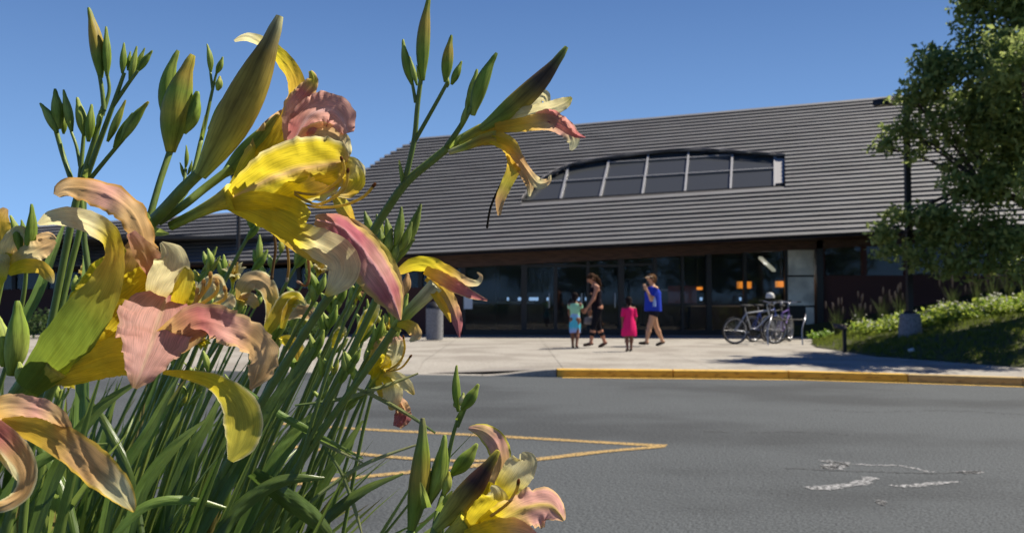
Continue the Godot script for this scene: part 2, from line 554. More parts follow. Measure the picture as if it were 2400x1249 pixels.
	for sc in scuffs:
		var st := Shape.new()
		var pts := []; var ws := []
		for r in spline(sc[0], 26):
			pts.append(ground(r[0] + rng.randf_range(-3, 3), r[1] + rng.randf_range(-1.2, 1.2), 0)); ws.append(maxf(0.01, r[2] * rng.randf_range(0.35, 1.2)))
		strip(st, pts, ws, 0.004)
		tag(put(st, "paint_scuff", M.scuff), sc[1], "road marking", "white scuffs on the asphalt")

# ---------------------------------------------------------------- the library-like hall with a great lapped roof
var E0: Vector3
var E1: Vector3
var R0: Vector3
var R1: Vector3
const BOARDS := 34

func roof_pt(u: float, s: float) -> Vector3:
	return E0.lerp(E1, u).lerp(R0.lerp(R1, u), s)

func roof_n() -> Vector3:
	return (E1 - E0).cross(R0 - E0).normalized()

func roof_uv(px: float, py: float, off := 0.0) -> Vector2:      # where the line of sight meets the roof, sunk by off
	var q := Vector2((px - 985.0) / 1075.0, 0.5)
	var n: Vector3 = roof_n() * off
	for i in 12:
		var p := seen_at(roof_pt(q.x, q.y) + n)
		var du := (seen_at(roof_pt(q.x + 0.01, q.y) + n) - p) / 0.01
		var ds := (seen_at(roof_pt(q.x, q.y + 0.01) + n) - p) / 0.01
		var r := Vector2(px, py) - p
		var det := du.x * ds.y - du.y * ds.x
		q += Vector2((r.x * ds.y - r.y * ds.x) / det, (du.x * r.y - du.y * r.x) / det)
	return q

func roof_at(px: float, py: float, off := 0.0) -> Vector3:
	var q := roof_uv(px, py, off)
	return roof_pt(q.x, q.y) + roof_n() * off

func board(parent: Node, a0: Vector3, a1: Vector3, b0: Vector3, b1: Vector3, n: Vector3) -> void:
	# a = left end, b = right end; 0 = lower edge, 1 = upper edge; a thick butt with an undercut drip edge
	var s := Shape.new()
	var ring := []
	var m := 9
	for i in m:
		var t := i / (m - 1.0)
		var p0 := a0.lerp(b0, t); var p1 := a1.lerp(b1, t)
		var up := p1 - p0
		var sag := n * rng.randf_range(-0.006, 0.006)
		var r := [p0 + up * 0.22 + n * 0.02, p0 + n * 0.085 + sag, p0 + up * 0.03 + n * 0.097 + sag, p1 + up * 0.2 + n * 0.03, p1 + up * 0.2 + n * 0.005]
		var id := []
		for q in r: id.append(s.pt(q))
		if i > 0:
			for e in [[0, 1], [1, 2], [2, 3], [4, 0]]:
				s.face([s.v[ring[e[0]]], s.v[id[e[0]]], s.v[id[e[1]]], s.v[ring[e[1]]]])
		if i == 0 or i == m - 1:
			s.face(r)
		ring = id
	put(s, "roof_board", M["roof_board_%d" % (rng.randi() % 4)], parent)

func building() -> void:
	E0 = at(980, 600, 26.5); E1 = at(2060, 548, 25.3); R0 = at(990, 325, 33.4); R1 = at(2050, 232, 32.2)
	var b := thing("hall_building", "low hall with a huge grey lapped roof, arched skylight and dark glass entrance wall", "building", Vector3(2, 0, -28))
	var n: Vector3 = roof_n()
	if n.y < 0: n = -n
	# left silhouette of the roof: a curve from the ridge down to the long low wing
	var hip := [[0.0, 740.0], [0.40, 740.0], [0.5, 778.0], [0.6, 815.0], [0.73, 860.0], [0.836, 900.0], [0.94, 950.0], [1.0, 990.0]]
	# skylight outline
	var arc := [[1222, 466], [1232, 452], [1270, 417], [1334, 384], [1430, 366], [1521, 354], [1616, 347], [1717, 352], [1816, 359], [1842, 361]]
	var yb := func(px: float) -> float: return 467.0 - 0.0602 * (px - 1225.0)
	var yt := func(px: float) -> float:
		for i in arc.size() - 1:
			if px <= arc[i + 1][0]:
				return lerpf(arc[i][1], arc[i + 1][1], (px - arc[i][0]) / float(arc[i + 1][0] - arc[i][0]))
		return 361.0
	var uR := 1.75
	var lefts := []
	var cut := func(sv: float) -> Vector2:      # where the skylight interrupts the line at height sv
		var lo := 9.0; var hi := -9.0
		for i in 420:
			var u := 0.15 + i * 0.0017
			var p := seen_at(roof_pt(u, sv) + n * 0.09)
			if p.x > 1222.0 and p.x < 1842.0 and p.y < yb.call(p.x) and p.y > yt.call(p.x):
				lo = minf(lo, u); hi = maxf(hi, u)
		return Vector2(lo, hi)
	for k in BOARDS:
		var s0 := float(k) / BOARDS
		var s1 := float(k + 1) / BOARDS
		var sm := (s0 + s1) / 2.0
		var px := 740.0
		for i in hip.size() - 1:
			if sm >= hip[i][0] and sm <= hip[i + 1][0]:
				px = lerpf(hip[i][1], hip[i + 1][1], (sm - hip[i][0]) / (hip[i + 1][0] - hip[i][0]))
		var uL := -0.3
		for i in 30:
			uL += (px - seen_at(roof_pt(uL, sm)).x) / 1100.0
		lefts.append(uL)
		var c0: Vector2 = cut.call(s0); var c1: Vector2 = cut.call(s1)
		if c0.x > c0.y and c1.x > c1.y:
			board(b, roof_pt(uL, s0), roof_pt(uL, s1), roof_pt(uR, s0), roof_pt(uR, s1), n)
			continue
		if c0.x > c0.y: c0 = c1
		if c1.x > c1.y: c1 = Vector2.ONE * lerpf(c0.x, c0.y, 0.62)
		board(b, roof_pt(uL, s0), roof_pt(uL, s1), roof_pt(c0.x, s0), roof_pt(c1.x, s1), n)
		board(b, roof_pt(c0.y, s0), roof_pt(c1.y, s1), roof_pt(uR, s0), roof_pt(uR, s1), n)
	# deck under the boards, the far slope and the hip, so that the roof is closed
	var deck := Shape.new()
	var rear := []
	for k in BOARDS:
		var s0 := float(k) / BOARDS; var s1 := float(k + 1) / BOARDS
		var spans := [[lefts[k] + 0.004, uR]]
		var sm := (s0 + s1) / 2.0
		var c0: Vector2 = cut.call(sm)
		if c0.x < c0.y: spans = [[lefts[k] + 0.004, c0.x - 0.002], [c0.y + 0.002, uR]]
		for sp in spans:
			deck.face([roof_pt(sp[0], s0) - n * 0.02, roof_pt(sp[1], s0) - n * 0.02, roof_pt(sp[1], s1) - n * 0.02, roof_pt(sp[0], s1) - n * 0.02])
		if k > 0:
			var q0 := roof_pt(lefts[k - 1] + 0.004, sm - 1.0 / BOARDS); var q1 := roof_pt(lefts[k] + 0.004, sm)
			deck.face([q0, q1, Vector3(q1.x + 1.0, 2.4, -46), Vector3(q0.x - 1.0, 2.4, -46)])
	var ra := roof_pt(lefts[BOARDS - 1], 1.0); var rb := roof_pt(uR, 1.0)
	deck.face([ra, rb, Vector3(rb.x + 3, 2.4, -46), Vector3(ra.x + 1, 2.4, -46)])
	deck.face([roof_pt(uR, 0), roof_pt(uR, 1), Vector3(rb.x + 3, 2.4, -46), Vector3(rb.x + 3, 0, -46), Vector3(roof_pt(uR, 0).x, 0, -27)])
	put(deck, "roof_deck", M.roof_under, b)
	# the long low wing on the left
	var wn := 14
	var we0 := at(-260, 639, 32.0); var wt0 := at(-260, 556, 35.5)
	for k in wn:
		var s0 := float(k) / wn; var s1 := float(k + 1) / wn
		var u: float = lefts[k]
		board(b, we0.lerp(wt0, s0), we0.lerp(wt0, s1), roof_pt(u, float(k) / BOARDS), roof_pt(u, float(k + 1) / BOARDS), n)
	deck = Shape.new()
	var wa := roof_pt(lefts[0], 0); var wb := roof_pt(lefts[13], 14.0 / BOARDS)
	deck.face([we0 - n * 0.02, wa - n * 0.02, wb - n * 0.02, wt0 - n * 0.02])
	deck.face([wt0, wb, Vector3(wb.x - 1, 1.9, -46), Vector3(wt0.x - 1, 1.9, -46)])
	deck.face([we0, wt0, Vector3(wt0.x - 1, 1.9, -46), Vector3(wt0.x - 1, 0, -46), Vector3(we0.x, 0, -33)])
	put(deck, "wing_deck", M.roof_under, b)
	# skylight: sunk glazing, mullions, dark reveal and a pale end panel
	var off := -0.1
	var sky := part_node("skylight", b)
	var rev := Shape.new()
	var ring := []
	for q in arc: ring.append([float(q[0]), float(q[1])])
	ring.append([1842.0, yb.call(1842.0)])
	ring.append([1222.0, 467.0])
	for i in ring.size() - 1:
		var p: Array = ring[i]; var q: Array = ring[i + 1]
		var p0 := roof_at(p[0], p[1], 0.05); var q0 := roof_at(q[0], q[1], 0.05)
		if i < ring.size() - 2:
			rev.face([p0, q0, q0 + n * (off - 0.1), p0 + n * (off - 0.1)])
		else:
			rev.face([p0 - n * 0.05, q0 - n * 0.05, q0 + n * (off - 0.1), p0 + n * (off - 0.1)])
	put(rev, "reveal", M.roof_under, sky)
	var cap := Shape.new()
	var cp := []; var cr := []
	for q in spline(ring.slice(0, 10), 40):
		cp.append(roof_at(q[0], q[1], 0.1)); cr.append(0.022)
	cap.tube(cp, cr, 6)
	put(cap, "arch_trim", M.roof_board, sky)
	var bot := [1216, 1314, 1407, 1506, 1606, 1713, 1816]
	var top := [1240, 1335, 1431, 1522, 1616, 1718, 1816]
	for i in 6:
		for r in 3:
			var quad := []
			for c in [[i, r], [i + 1, r], [i + 1, r + 1], [i, r + 1]]:
				var full := 37.0 * 3.0
				var y0: float = yb.call(bot[c[0]]) + 6.0
				var py: float = y0 - (37.0 * c[1] + (6 if c[1] > 0 else 0))
				var px: float = lerpf(bot[c[0]], top[c[0]], (y0 - py) / full)
				quad.append([px, maxf(py, yt.call(px) - 8.0)])
			if quad[0][1] - quad[3][1] < 2 and quad[1][1] - quad[2][1] < 2: continue
			var pane := Shape.new()
			var f := []
			for q in quad: f.append(roof_at(q[0], q[1], off))
			pane.face(f)
			var g := []
			for q in f: g.append(q - n * 0.02)
			pane.face([g[3], g[2], g[1], g[0]])
			put(pane, "pane", M.skylight_glass, sky)
	for i in range(0, 7):
		var mu := Shape.new()
		var ty: float = yt.call(top[i]) - 4.0
		mu.bar(roof_at(bot[i], yb.call(bot[i]) + 5.0, off + 0.04), roof_at(top[i], ty, off + 0.04), 0.065 if i in [0, 1, 2, 3, 4, 5] else 0.05, 0.06, n)
		put(mu, "mullion", M.window_frame, sky)
	for r in [1, 2]:
		for i in 6:
			var px0: float = lerpf(bot[i], top[i], r / 3.0); var px1: float = lerpf(bot[i + 1], top[i + 1], r / 3.0)
			var y0: float = yb.call(px0) - 37.0 * r; var y1: float = yb.call(px1) - 37.0 * r
			if y0 < yt.call(px0) or y1 < yt.call(px1):
				if i > 0: continue
			if i == 0 and r == 2: continue
			var mu := Shape.new()
			mu.bar(roof_at(px0 + 2, y0, off + 0.035), roof_at(px1 - 2, y1, off + 0.035), 0.03, 0.05, n)
			put(mu, "glazing_bar", M.window_frame, sky)
	var pan := Shape.new()
	var pq := []
	for q in [[1818, 361], [1840, 363], [1838, 428], [1815, 430]]: pq.append(roof_at(q[0], q[1], -0.05))
	var pq2 := []
	for q in pq: pq2.append(q + n * -0.06)
	pan.hexa(pq + pq2)
	put(pan, "end_panel", M.trim_panel, sky)
	# soffit, header beam, glass wall
	var wz := 27.8
	var hy := func(px: float) -> float: return 627.0 - 0.0525 * (px - 1085.0)
	var wx := func(px: float) -> float: return at(px, 700, wz).x
	var wy := func(px: float) -> float: return at(px, hy.call(px), wz).y
	var sof := Shape.new()
	var m := 12
	var pxs := []
	for i in m + 1: pxs.append(lerpf(740, 2760, float(i) / m))
	for i in m:
		var c := []
		for px in [pxs[i], pxs[i + 1]]:
			var u := -0.2
			for k in 20: u += (px - seen_at(roof_pt(u, 0.0)).x) / 1100.0
			var ed := roof_pt(u, 0.0) + Vector3(0, 0.035, -0.04)
			var wl := Vector3(wx.call(px), ed.y + 0.0, -wz + 0.05)
			c.append([ed, wl])
		sof.face([c[0][0], c[1][0], c[1][1], c[0][1]])
		sof.face([c[0][0] + Vector3(0, 0.03, 0), c[0][1] + Vector3(0, 0.03, 0), c[1][1] + Vector3(0, 0.03, 0), c[1][0] + Vector3(0, 0.03, 0)])
	put(sof, "soffit", M.soffit_wood, b)
	var hd := Shape.new()
	for i in m:
		var p0: float = pxs[i]; var p1: float = pxs[i + 1]
		var e0: float = wy.call(p0); var e1: float = wy.call(p1)
		hd.hexa([Vector3(wx.call(p0), e0, -wz + 0.2), Vector3(wx.call(p0), e0 + 0.9, -wz + 0.2), Vector3(wx.call(p0), e0 + 0.9, -wz - 0.15), Vector3(wx.call(p0), e0, -wz - 0.15),
			Vector3(wx.call(p1), e1, -wz + 0.2), Vector3(wx.call(p1), e1 + 0.9, -wz + 0.2), Vector3(wx.call(p1), e1 + 0.9, -wz - 0.15), Vector3(wx.call(p1), e1, -wz - 0.15)])
	put(hd, "header_beam", M.soffit_wood, b)
	var posts := [[1085, 14], [1228, 17], [1302, 10], [1378, 8], [1456, 17], [1536, 11], [1600, 8], [1662, 15], [1747, 10], [1843, 8]]
	for i in posts.size():
		var q: Array = posts[i]
		var st := Shape.new()
		var h: float = wy.call(q[0]) - PLAZA
		st.box(Vector3(wx.call(q[0]), PLAZA + h / 2, -wz), Vector3(q[1] / FPX * wz * 0.8, h + 0.02, 0.14))
		put(st, "mullion", M.dark_metal, b)
		if i == posts.size() - 1: break
		var x0: float = wx.call(q[0]); var x1: float = wx.call(posts[i + 1][0])
		var door: bool = i in [1, 2, 3]
		var hp: float = wy.call((q[0] + posts[i + 1][0]) / 2.0) - PLAZA
		for yy in ([0.1, 2.16] if door else [0.08, 0.95 if i > 4 else 2.2]):
			var rail := Shape.new()
			rail.box(Vector3((x0 + x1) / 2, PLAZA + yy, -wz + 0.004), Vector3(x1 - x0 - 0.08, 0.16 if yy < 0.2 else 0.07, 0.1))
			put(rail, "rail", M.dark_metal, b)
		var gl := Shape.new()
		gl.box(Vector3((x0 + x1) / 2, PLAZA + hp / 2, -wz - 0.012), Vector3(x1 - x0 - 0.06, hp, 0.012))
		var o := put(gl, "door" if door else "window_pane", M.glass, b)
		if door:
			var hnd := Shape.new()
			hnd.tube([Vector3(x1 - 0.2, PLAZA + 0.85, -wz + 0.09), Vector3(x1 - 0.2, PLAZA + 1.3, -wz + 0.09)], [0.018, 0.018], 6)
			put(hnd, "handle", M.chrome, o)
	# pale square panels and the dark pillar at the right end of the glass
	for q in [[1847, 1908, 586, 645], [1847, 1908, 649, 716], [1890, 1908, 720, 790]]:
		var st := Shape.new()
		var p0 := at(q[0], q[3], wz); var p1 := at(q[1], q[2], wz)
		st.box((p0 + p1) / 2 + Vector3(0, 0, 0.02), Vector3(p1.x - p0.x, p1.y - p0.y, 0.06))
		put(st, "panel", M.grey_panel, b)
	var pl := Shape.new()
	pl.box(Vector3(wx.call(1919), 1.6, -wz + 0.05), Vector3(0.2, 3.0, 0.3))
	pl.box(Vector3(wx.call(1868), 0.56, -wz - 0.02), Vector3(0.56, 0.9, 0.06))
	put(pl, "pillar", M.dark_metal, b)
	# right part: dark wall with a strip of clerestory panes
	var wl := Shape.new()
	var xa: float = wx.call(1930); var xb: float = wx.call(2760)
	wl.box(Vector3((xa + xb) / 2, 1.03, -wz - 0.1), Vector3(xb - xa, 1.9, 0.25))
	for px in [1932, 2030, 2130, 2230, 2330, 2430, 2530]:
		wl.box(Vector3(wx.call(px), 2.6, -wz - 0.1), Vector3(0.12, 1.3, 0.2))
	put(wl, "side_wall", M.dark_brick, b)
	for i in 6:
		var st := Shape.new()
		var x0: float = wx.call(1932 + 100 * i) + 0.07; var x1: float = wx.call(2032 + 100 * i) - 0.07
		st.box(Vector3((x0 + x1) / 2, 2.6, -wz - 0.1), Vector3(x1 - x0, 1.25, 0.012))
		put(st, "window_pane", M.glass, b)
	# wall under the wing
	wl = Shape.new()
	var z0 := at(-260, 700, 33.5); var z1 := at(1085, 700, 27.8)
	var w0 := Vector3(z0.x, 0, z0.z); var w1 := Vector3(z1.x, 0, z1.z)
	wl.bar(w0 + Vector3(0, 0.85, 0), w1 + Vector3(0, 0.85, 0), 0.22, 1.5)
	put(wl, "wing_wall", M.dark_brick, b)
	hd = Shape.new()
	hd.bar(w0 + Vector3(0, 2.35, 0), w1 + Vector3(0, 2.75, 0), 0.26, 0.5)
	put(hd, "wing_header", M.soffit_wood, b)
	for i in 16:
		var a := w0.lerp(w1, i / 16.0); var c := w0.lerp(w1, (i + 1) / 16.0)
		var st := Shape.new()
		st.bar(a + (c - a) * 0.06 + Vector3(0, 1.95, 0), c - (c - a) * 0.06 + Vector3(0, 1.95, 0), 0.012, 0.72)
		put(st, "window_pane", M.glass, b)
		st = Shape.new()
		st.box(a + Vector3(0, 1.95, 0), Vector3(0.14, 0.9, 0.14))
		put(st, "mullion", M.dark_metal, b)
	sof = Shape.new()
	sof.face([we0 + Vector3(0, 0.03, -0.03), wa + Vector3(0, 0.03, -0.03), w1 + Vector3(0, 2.9, 0), w0 + Vector3(0, 2.4, 0)])
	put(sof, "wing_soffit", M.soffit_wood, b)
	# interior: floor, back wall, ceiling
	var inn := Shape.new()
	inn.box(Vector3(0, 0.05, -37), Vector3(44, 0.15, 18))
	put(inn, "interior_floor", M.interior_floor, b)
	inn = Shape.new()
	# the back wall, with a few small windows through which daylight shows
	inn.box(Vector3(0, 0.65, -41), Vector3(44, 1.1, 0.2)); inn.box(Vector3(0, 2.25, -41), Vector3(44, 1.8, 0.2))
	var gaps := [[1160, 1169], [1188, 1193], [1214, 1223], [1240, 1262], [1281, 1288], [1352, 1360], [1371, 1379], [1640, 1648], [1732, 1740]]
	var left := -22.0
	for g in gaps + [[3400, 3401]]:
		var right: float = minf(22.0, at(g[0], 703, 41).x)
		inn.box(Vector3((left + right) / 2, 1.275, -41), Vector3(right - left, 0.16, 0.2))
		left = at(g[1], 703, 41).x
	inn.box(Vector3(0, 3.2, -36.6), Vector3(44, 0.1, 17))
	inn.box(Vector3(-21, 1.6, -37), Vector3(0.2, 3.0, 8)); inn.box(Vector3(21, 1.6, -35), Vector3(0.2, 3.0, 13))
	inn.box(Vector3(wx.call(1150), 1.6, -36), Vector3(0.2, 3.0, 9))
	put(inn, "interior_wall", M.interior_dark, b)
	# things seen through the glass
	var k := 0
	for q in [[1745, 668, 30, 16, 31.0, "amber lamp glowing inside the glass wall, left of the other two amber ones"], [1832, 666, 24, 14, 31.0, "amber lamp glowing inside the glass wall beside the pale square panels"], [1635, 676, 22, 7, 32.0, "small amber lamp glowing deep inside the hall, leftmost of the three"]]:
		var p := at(q[0], q[1], q[4])
		var t := thing("hanging_lamp", q[5], "lamp", Vector3(p.x, 3.14, p.z), "amber lamps inside the hall")
		var w: float = q[2] / FPX * q[4]; var h: float = q[3] / FPX * q[4]
		var st := Shape.new()
		st.box(p, Vector3(w, h, w * 0.6))
		put(st, "lamp_shade", M.lamp_amber, t)
		st = Shape.new()
		st.tube([p + Vector3(0, h / 2, 0), Vector3(p.x, 3.14, p.z)], [0.012, 0.012], 5)
		put(st, "lamp_cord", M.dark_metal, t)
		var om := OmniLight3D.new()
		om.name = "lamp_light"
		om.light_color = Color(1.0, 0.7, 0.35); om.light_energy = 0.06; om.light_size = 0.15; om.omni_range = 12; om.omni_attenuation = 2; om.shadow_enabled = true
		t.add_child(om)
		om.position = p + Vector3(0, 0, w * 0.3 + 0.25) - t.position
		k += 1
	var fl := thing("tube_lamp", "slanting white tube lamp seen through the glass near the pale panels", "lamp", at(1798, 620, 31))
	var st2 := Shape.new()
	st2.bar(at(1783, 604, 30.0), at(1815, 634, 33.0), 0.12, 0.08)
	put(st2, "tube", M.lamp_white, fl)
	var om2 := OmniLight3D.new()
	om2.name = "tube_light"
	om2.light_energy = 0.1; om2.light_size = 0.1; om2.omni_range = 12; om2.omni_attenuation = 2; om2.shadow_enabled = true
	fl.add_child(om2)
	om2.position = at(1798, 634, 31) - fl.position
	var no := Shape.new()
	var np := at(1097, 709, 27.62)
	no.box(np, Vector3(0.27, 0.4, 0.01))
	tag(put(no, "paper_notice", M.paper), "white paper notice taped to the dark glass at the left end of the entrance", "notice")
	no = Shape.new()
	no.box(at(1600, 692, 29.5), Vector3(0.95, 0.62, 0.03))
	tag(put(no, "red_board", M.red_poster), "dull red board standing inside the glass behind the woman in blue", "board")
	# counters and shelves inside, dim
	for q in [[1180, 745, 33.0, 2.2, 1.0, "low dark counter inside the hall left of the doors"], [1700, 750, 32.0, 2.6, 0.9, "low dark counter inside the hall behind the bicycles"], [1560, 740, 36.0, 1.8, 1.5, "dark bookcase against the back wall of the hall"]]:
		var p := at(q[0], q[1], q[2])
		var t := thing("counter" if q[4] < 1.2 else "bookcase", q[5], "counter" if q[4] < 1.2 else "bookcase", Vector3(p.x, PLAZA, p.z))
		var st := Shape.new()
		st.box(Vector3(p.x, PLAZA + q[4] / 2, p.z), Vector3(q[3], q[4] - 0.08, 0.5))
		put(st, "body", M.interior_dark, t)
		st = Shape.new()
		st.box(Vector3(p.x, PLAZA + q[4], p.z), Vector3(q[3] + 0.06, 0.07, 0.56))
		put(st, "top", M.grey_panel, t)

# ---------------------------------------------------------------- tree, mound, shrubs
var mound_edge := []

func mound_d(x: float, z: float) -> float:      # metres inside the edge of the mound
	var best := 99.0
	var inside := false
	for i in mound_edge.size() - 1:
		var a: Vector2 = mound_edge[i]; var b: Vector2 = mound_edge[i + 1]
		var p := Vector2(x, z)
		best = minf(best, p.distance_to(Geometry2D.get_closest_point_to_segment(p, a, b)))
	inside = Geometry2D.is_point_in_polygon(Vector2(x, z), PackedVector2Array(mound_edge + [Vector2(30, -12), Vector2(30, -30), Vector2(7.6, -30)]))
	return best if inside else -best

func mound_h(x: float, z: float) -> float:
	var d := mound_d(x, z)
	return PLAZA + (0.05 * smoothstep(-0.02, 0.1, d) + 0.26 * pow(maxf(d, 0.0), 0.92) * smoothstep(0.0, 0.5, d) if d > -0.05 else -0.08) + 0.02 * sin(x * 2.1) * cos(z * 1.7) * clampf(d, 0, 1)

func leaf_mesh(w: float, l: float) -> ArrayMesh:
	var s := Shape.new()
	var a := s.pt(Vector3(0, 0, 0)); var b := s.pt(Vector3(w * 0.5, l * 0.15, -l * 0.42)); var c := s.pt(Vector3(0, l * 0.05, -l)); var d := s.pt(Vector3(-w * 0.5, l * 0.15, -l * 0.42)); var m := s.pt(Vector3(0, l * 0.02, -l * 0.45))
	s.tri(a, b, m); s.tri(b, c, m); s.tri(c, d, m); s.tri(d, a, m)
	return s.mesh(Vector3.ZERO)

func random_turn() -> Basis:
	return Basis(Vector3(rng.randfn(), rng.randfn(), rng.randfn()).normalized(), rng.randf() * TAU)

func limb(s: Shape, a: Vector3, b: Vector3, r0: float, r1: float, n := 7) -> void:
	var mid := a.lerp(b, 0.5) + Vector3(rng.randfn() * 0.08, 0.12, rng.randfn() * 0.08) * a.distance_to(b) * 0.5
	var rr := []
	for i in 7: rr.append(lerpf(r0, r1, i / 6.0))
	s.tube(curve([a, mid, b], 7), rr, n)

func plantings() -> void:
	rng.seed = 21
	for q in [[1925, 790], [1902, 806], [1914, 815], [1985, 825], [2060, 836], [2230, 849], [2400, 862], [2900, 896]]:
		var g := ground(q[0], q[1], PLAZA)
		mound_edge.append(Vector2(g.x, g.z))
	mound_edge.push_front(Vector2(7.45, -27.2))
	# grassy mound
	var s := Shape.new()
	var nx := 90; var nz := 110
	var id := []
	for i in nx + 1:
		for j in nz + 1:
			var x := lerpf(6.2, 17.0, float(i) / nx); var z := lerpf(-27.4, -10.5, float(j) / nz)
			id.append(s.pt(Vector3(x, mound_h(x, z), z)))
	for i in nx:
		for j in nz:
			var a: int = id[i * (nz + 1) + j]; var c: int = id[(i + 1) * (nz + 1) + j + 1]
			if (s.v[a].y + s.v[c].y) / 2.0 > PLAZA - 0.02:
				s.quad(a, id[i * (nz + 1) + j + 1], c, id[(i + 1) * (nz + 1) + j])
	structure(put(s, "lawn_mound", M.turf))
	var blade := Shape.new()
	for k in 5:
		var t := Basis(Vector3.UP, k * 1.3) * Vector3(0.03, 0, 0)
		var o := Vector3(cos(k * 2.1), 0, sin(k * 2.1)) * 0.025
		blade.face([o - t * 0.2, o + t * 0.2, o + Vector3(t.z, 0.075 + 0.012 * (k % 3), -t.x) * 1.0])
	var bm := blade.mesh(Vector3.ZERO)
	var spots := []; var cols := []
	while spots.size() < 16000:
		var x := rng.randf_range(6.6, 14.5); var z := rng.randf_range(-23, -11)
		if mound_d(x, z) < 0.03: continue
		spots.append(Transform3D(Basis(Vector3.UP, rng.randf() * TAU).scaled(Vector3.ONE * rng.randf_range(0.6, 1.15)), Vector3(x, mound_h(x, z) - 0.005, z)))
		cols.append(Color(0.11, 0.15, 0.02).lerp(Color(0.2, 0.24, 0.04), rng.randf()))
	tag(scatter("lawn_grass", bm, M.foliage, spots, cols), "short green grass of the mound beside the plaza, mostly in tree shade", "grass")
	# pale flowering ground cover along the mound, behind the lawn
	spots = []; cols = []
	var lm := leaf_mesh(0.07, 0.11)
	var fl_spots := []; var fl_cols := []
	for i in 680:
		var t := pow(rng.randf(), 0.8)
		var px := lerpf(2010, 2560, t)
		var d := lerpf(20.5, 17.6, t) + rng.randf_range(-0.7, 0.7)
		var x := (px - 1200) / FPX * d
		var y := mound_h(x, -d)
		var hh := rng.randf_range(0.06, 0.26) * (0.7 + 0.5 * sin(px * 0.06))
		for k in 24:
			var o := Vector3(rng.randfn() * 0.12, rng.randf() * hh, rng.randfn() * 0.12)
			spots.append(Transform3D(random_turn().scaled(Vector3.ONE * rng.randf_range(0.7, 1.3)), Vector3(x, y, -d) + o))
			cols.append(Color(0.17, 0.27, 0.035).lerp(Color(0.42, 0.48, 0.08), rng.randf()))
		for k in (5 if rng.randf() < 0.6 else 1):
			var o := Vector3(rng.randfn() * 0.12, hh * rng.randf_range(0.9, 1.3), rng.randfn() * 0.12)
			fl_spots.append(Transform3D(random_turn().scaled(Vector3.ONE * rng.randf_range(0.35, 0.7)), Vector3(x, y, -d) + o))
			fl_cols.append(Color(0.5, 0.5, 0.42))
	tag(scatter("flowering_ground_cover", lm, M.foliage, spots, cols), "band of bright green ground cover on the mound behind the lamp", "ground cover")
	tag(scatter("white_blossom", lm, M.foliage, fl_spots, fl_cols), "small whitish blossoms dotted over the ground cover on the mound", "blossoms")
	# bright low shrub at the tip of the mound
	shrub(ground(1932, 800, PLAZA), 0.42, 0.3, 420, Color(0.13, 0.24, 0.03), Color(0.25, 0.36, 0.06), "bright green low shrub at the tip of the mound beside the bicycles")
	shrub(ground(2010, 790, PLAZA), 0.34, 0.26, 260, Color(0.08, 0.16, 0.03), Color(0.17, 0.26, 0.05), "small mid green shrub on the mound just right of the dark post")
	# plumed grasses in front of the dark wall
	var names := [[1962, 775, 21.5, "plumed grass clump nearest the pale panels, low against the dark wall"], [2012, 768, 21.5, "plumed grass clump behind the dark post, with pinkish plumes"], [2070, 760, 21.0, "plumed grass clump just left of the lamp pole"],
		[2110, 752, 21.8, "plumed grass clump right behind the lamp pole's concrete foot"], [2235, 742, 20.5, "plumed grass clump with two tall pale plumes right of the lamp pole"], [2290, 728, 20.5, "plumed grass clump between the two tall pale plumes and the frame's right part"],
		[2330, 716, 20.2, "plumed grass clump third from the right edge above the ground cover"], [2368, 708, 20.0, "plumed grass clump second from the right edge above the ground cover"], [2405, 700, 19.8, "plumed grass clump at the right edge above the ground cover"]]
	for q in names:
		var x: float = (q[0] - 1200.0) / FPX * q[2]
		var p := Vector3(x, mound_h(x, -q[2]) - 0.02, -q[2])
		var t := thing("plume_grass", q[3], "ornamental grass", p, "plumed grasses along the dark wall")
		var bl := Shape.new()
		for k in 60:
			var az := rng.randf() * TAU
			var lean := rng.randf_range(0.05, 0.45)
			var h := rng.randf_range(0.42, 0.8)
			var dir := Vector3(cos(az), 0, sin(az))
			var sd := Vector3(-dir.z, 0, dir.x) * 0.008
			var o := p + dir * 0.06
			var prev := []
			for i in 5:
				var f := i / 4.0
				var c := o + dir * lean * f * f * h + Vector3.UP * h * f * (1.0 - 0.25 * f * f * lean)
				var col := Color(0.05, 0.08, 0.025).lerp(Color(0.1, 0.12, 0.04), rng.randf())
				var a := bl.pt(c - sd * (1.0 - f * 0.9), col); var b := bl.pt(c + sd * (1.0 - f * 0.9), col)
				if i: bl.quad(prev[0], prev[1], b, a)
				prev = [a, b]
		put(bl, "blades", M.foliage, t)
		for k in 7:
			var az := rng.randf() * TAU
			var dir := Vector3(cos(az), 0, sin(az))
			var h := rng.randf_range(0.65, 1.02)
			var tip := p + dir * rng.randf_range(0.05, 0.3) + Vector3.UP * h
			var st := Shape.new()
			st.tube([p + dir * 0.04, p.lerp(tip, 0.6) + Vector3.UP * 0.05, tip], [0.004, 0.003, 0.002], 4, [Color(0.1, 0.1, 0.04)])
			st.tube([tip - Vector3.UP * 0.2, tip - Vector3.UP * 0.12, tip - Vector3.UP * 0.03, tip + dir * 0.02], [0.003, 0.02, 0.016, 0.002], 6, [Color(0.22, 0.17, 0.14), Color(0.33, 0.28, 0.25)])
			put(st, "plume", M.foliage, t)
	# shrubs under the wing, seen between the flower stems
	shrub(at(700, 790, 24.5) * Vector3(1, 0, 1) + Vector3(0, PLAZA, 0), 0.75, 0.62, 900, Color(0.05, 0.1, 0.03), Color(0.12, 0.18, 0.05), "rounded green shrub in front of the wing, seen between the flower stems")
	shrub(at(120, 790, 25.5) * Vector3(1, 0, 1) + Vector3(0, PLAZA, 0), 0.9, 0.9, 900, Color(0.04, 0.08, 0.03), Color(0.1, 0.15, 0.04), "dark green shrub in front of the wing at the far left")
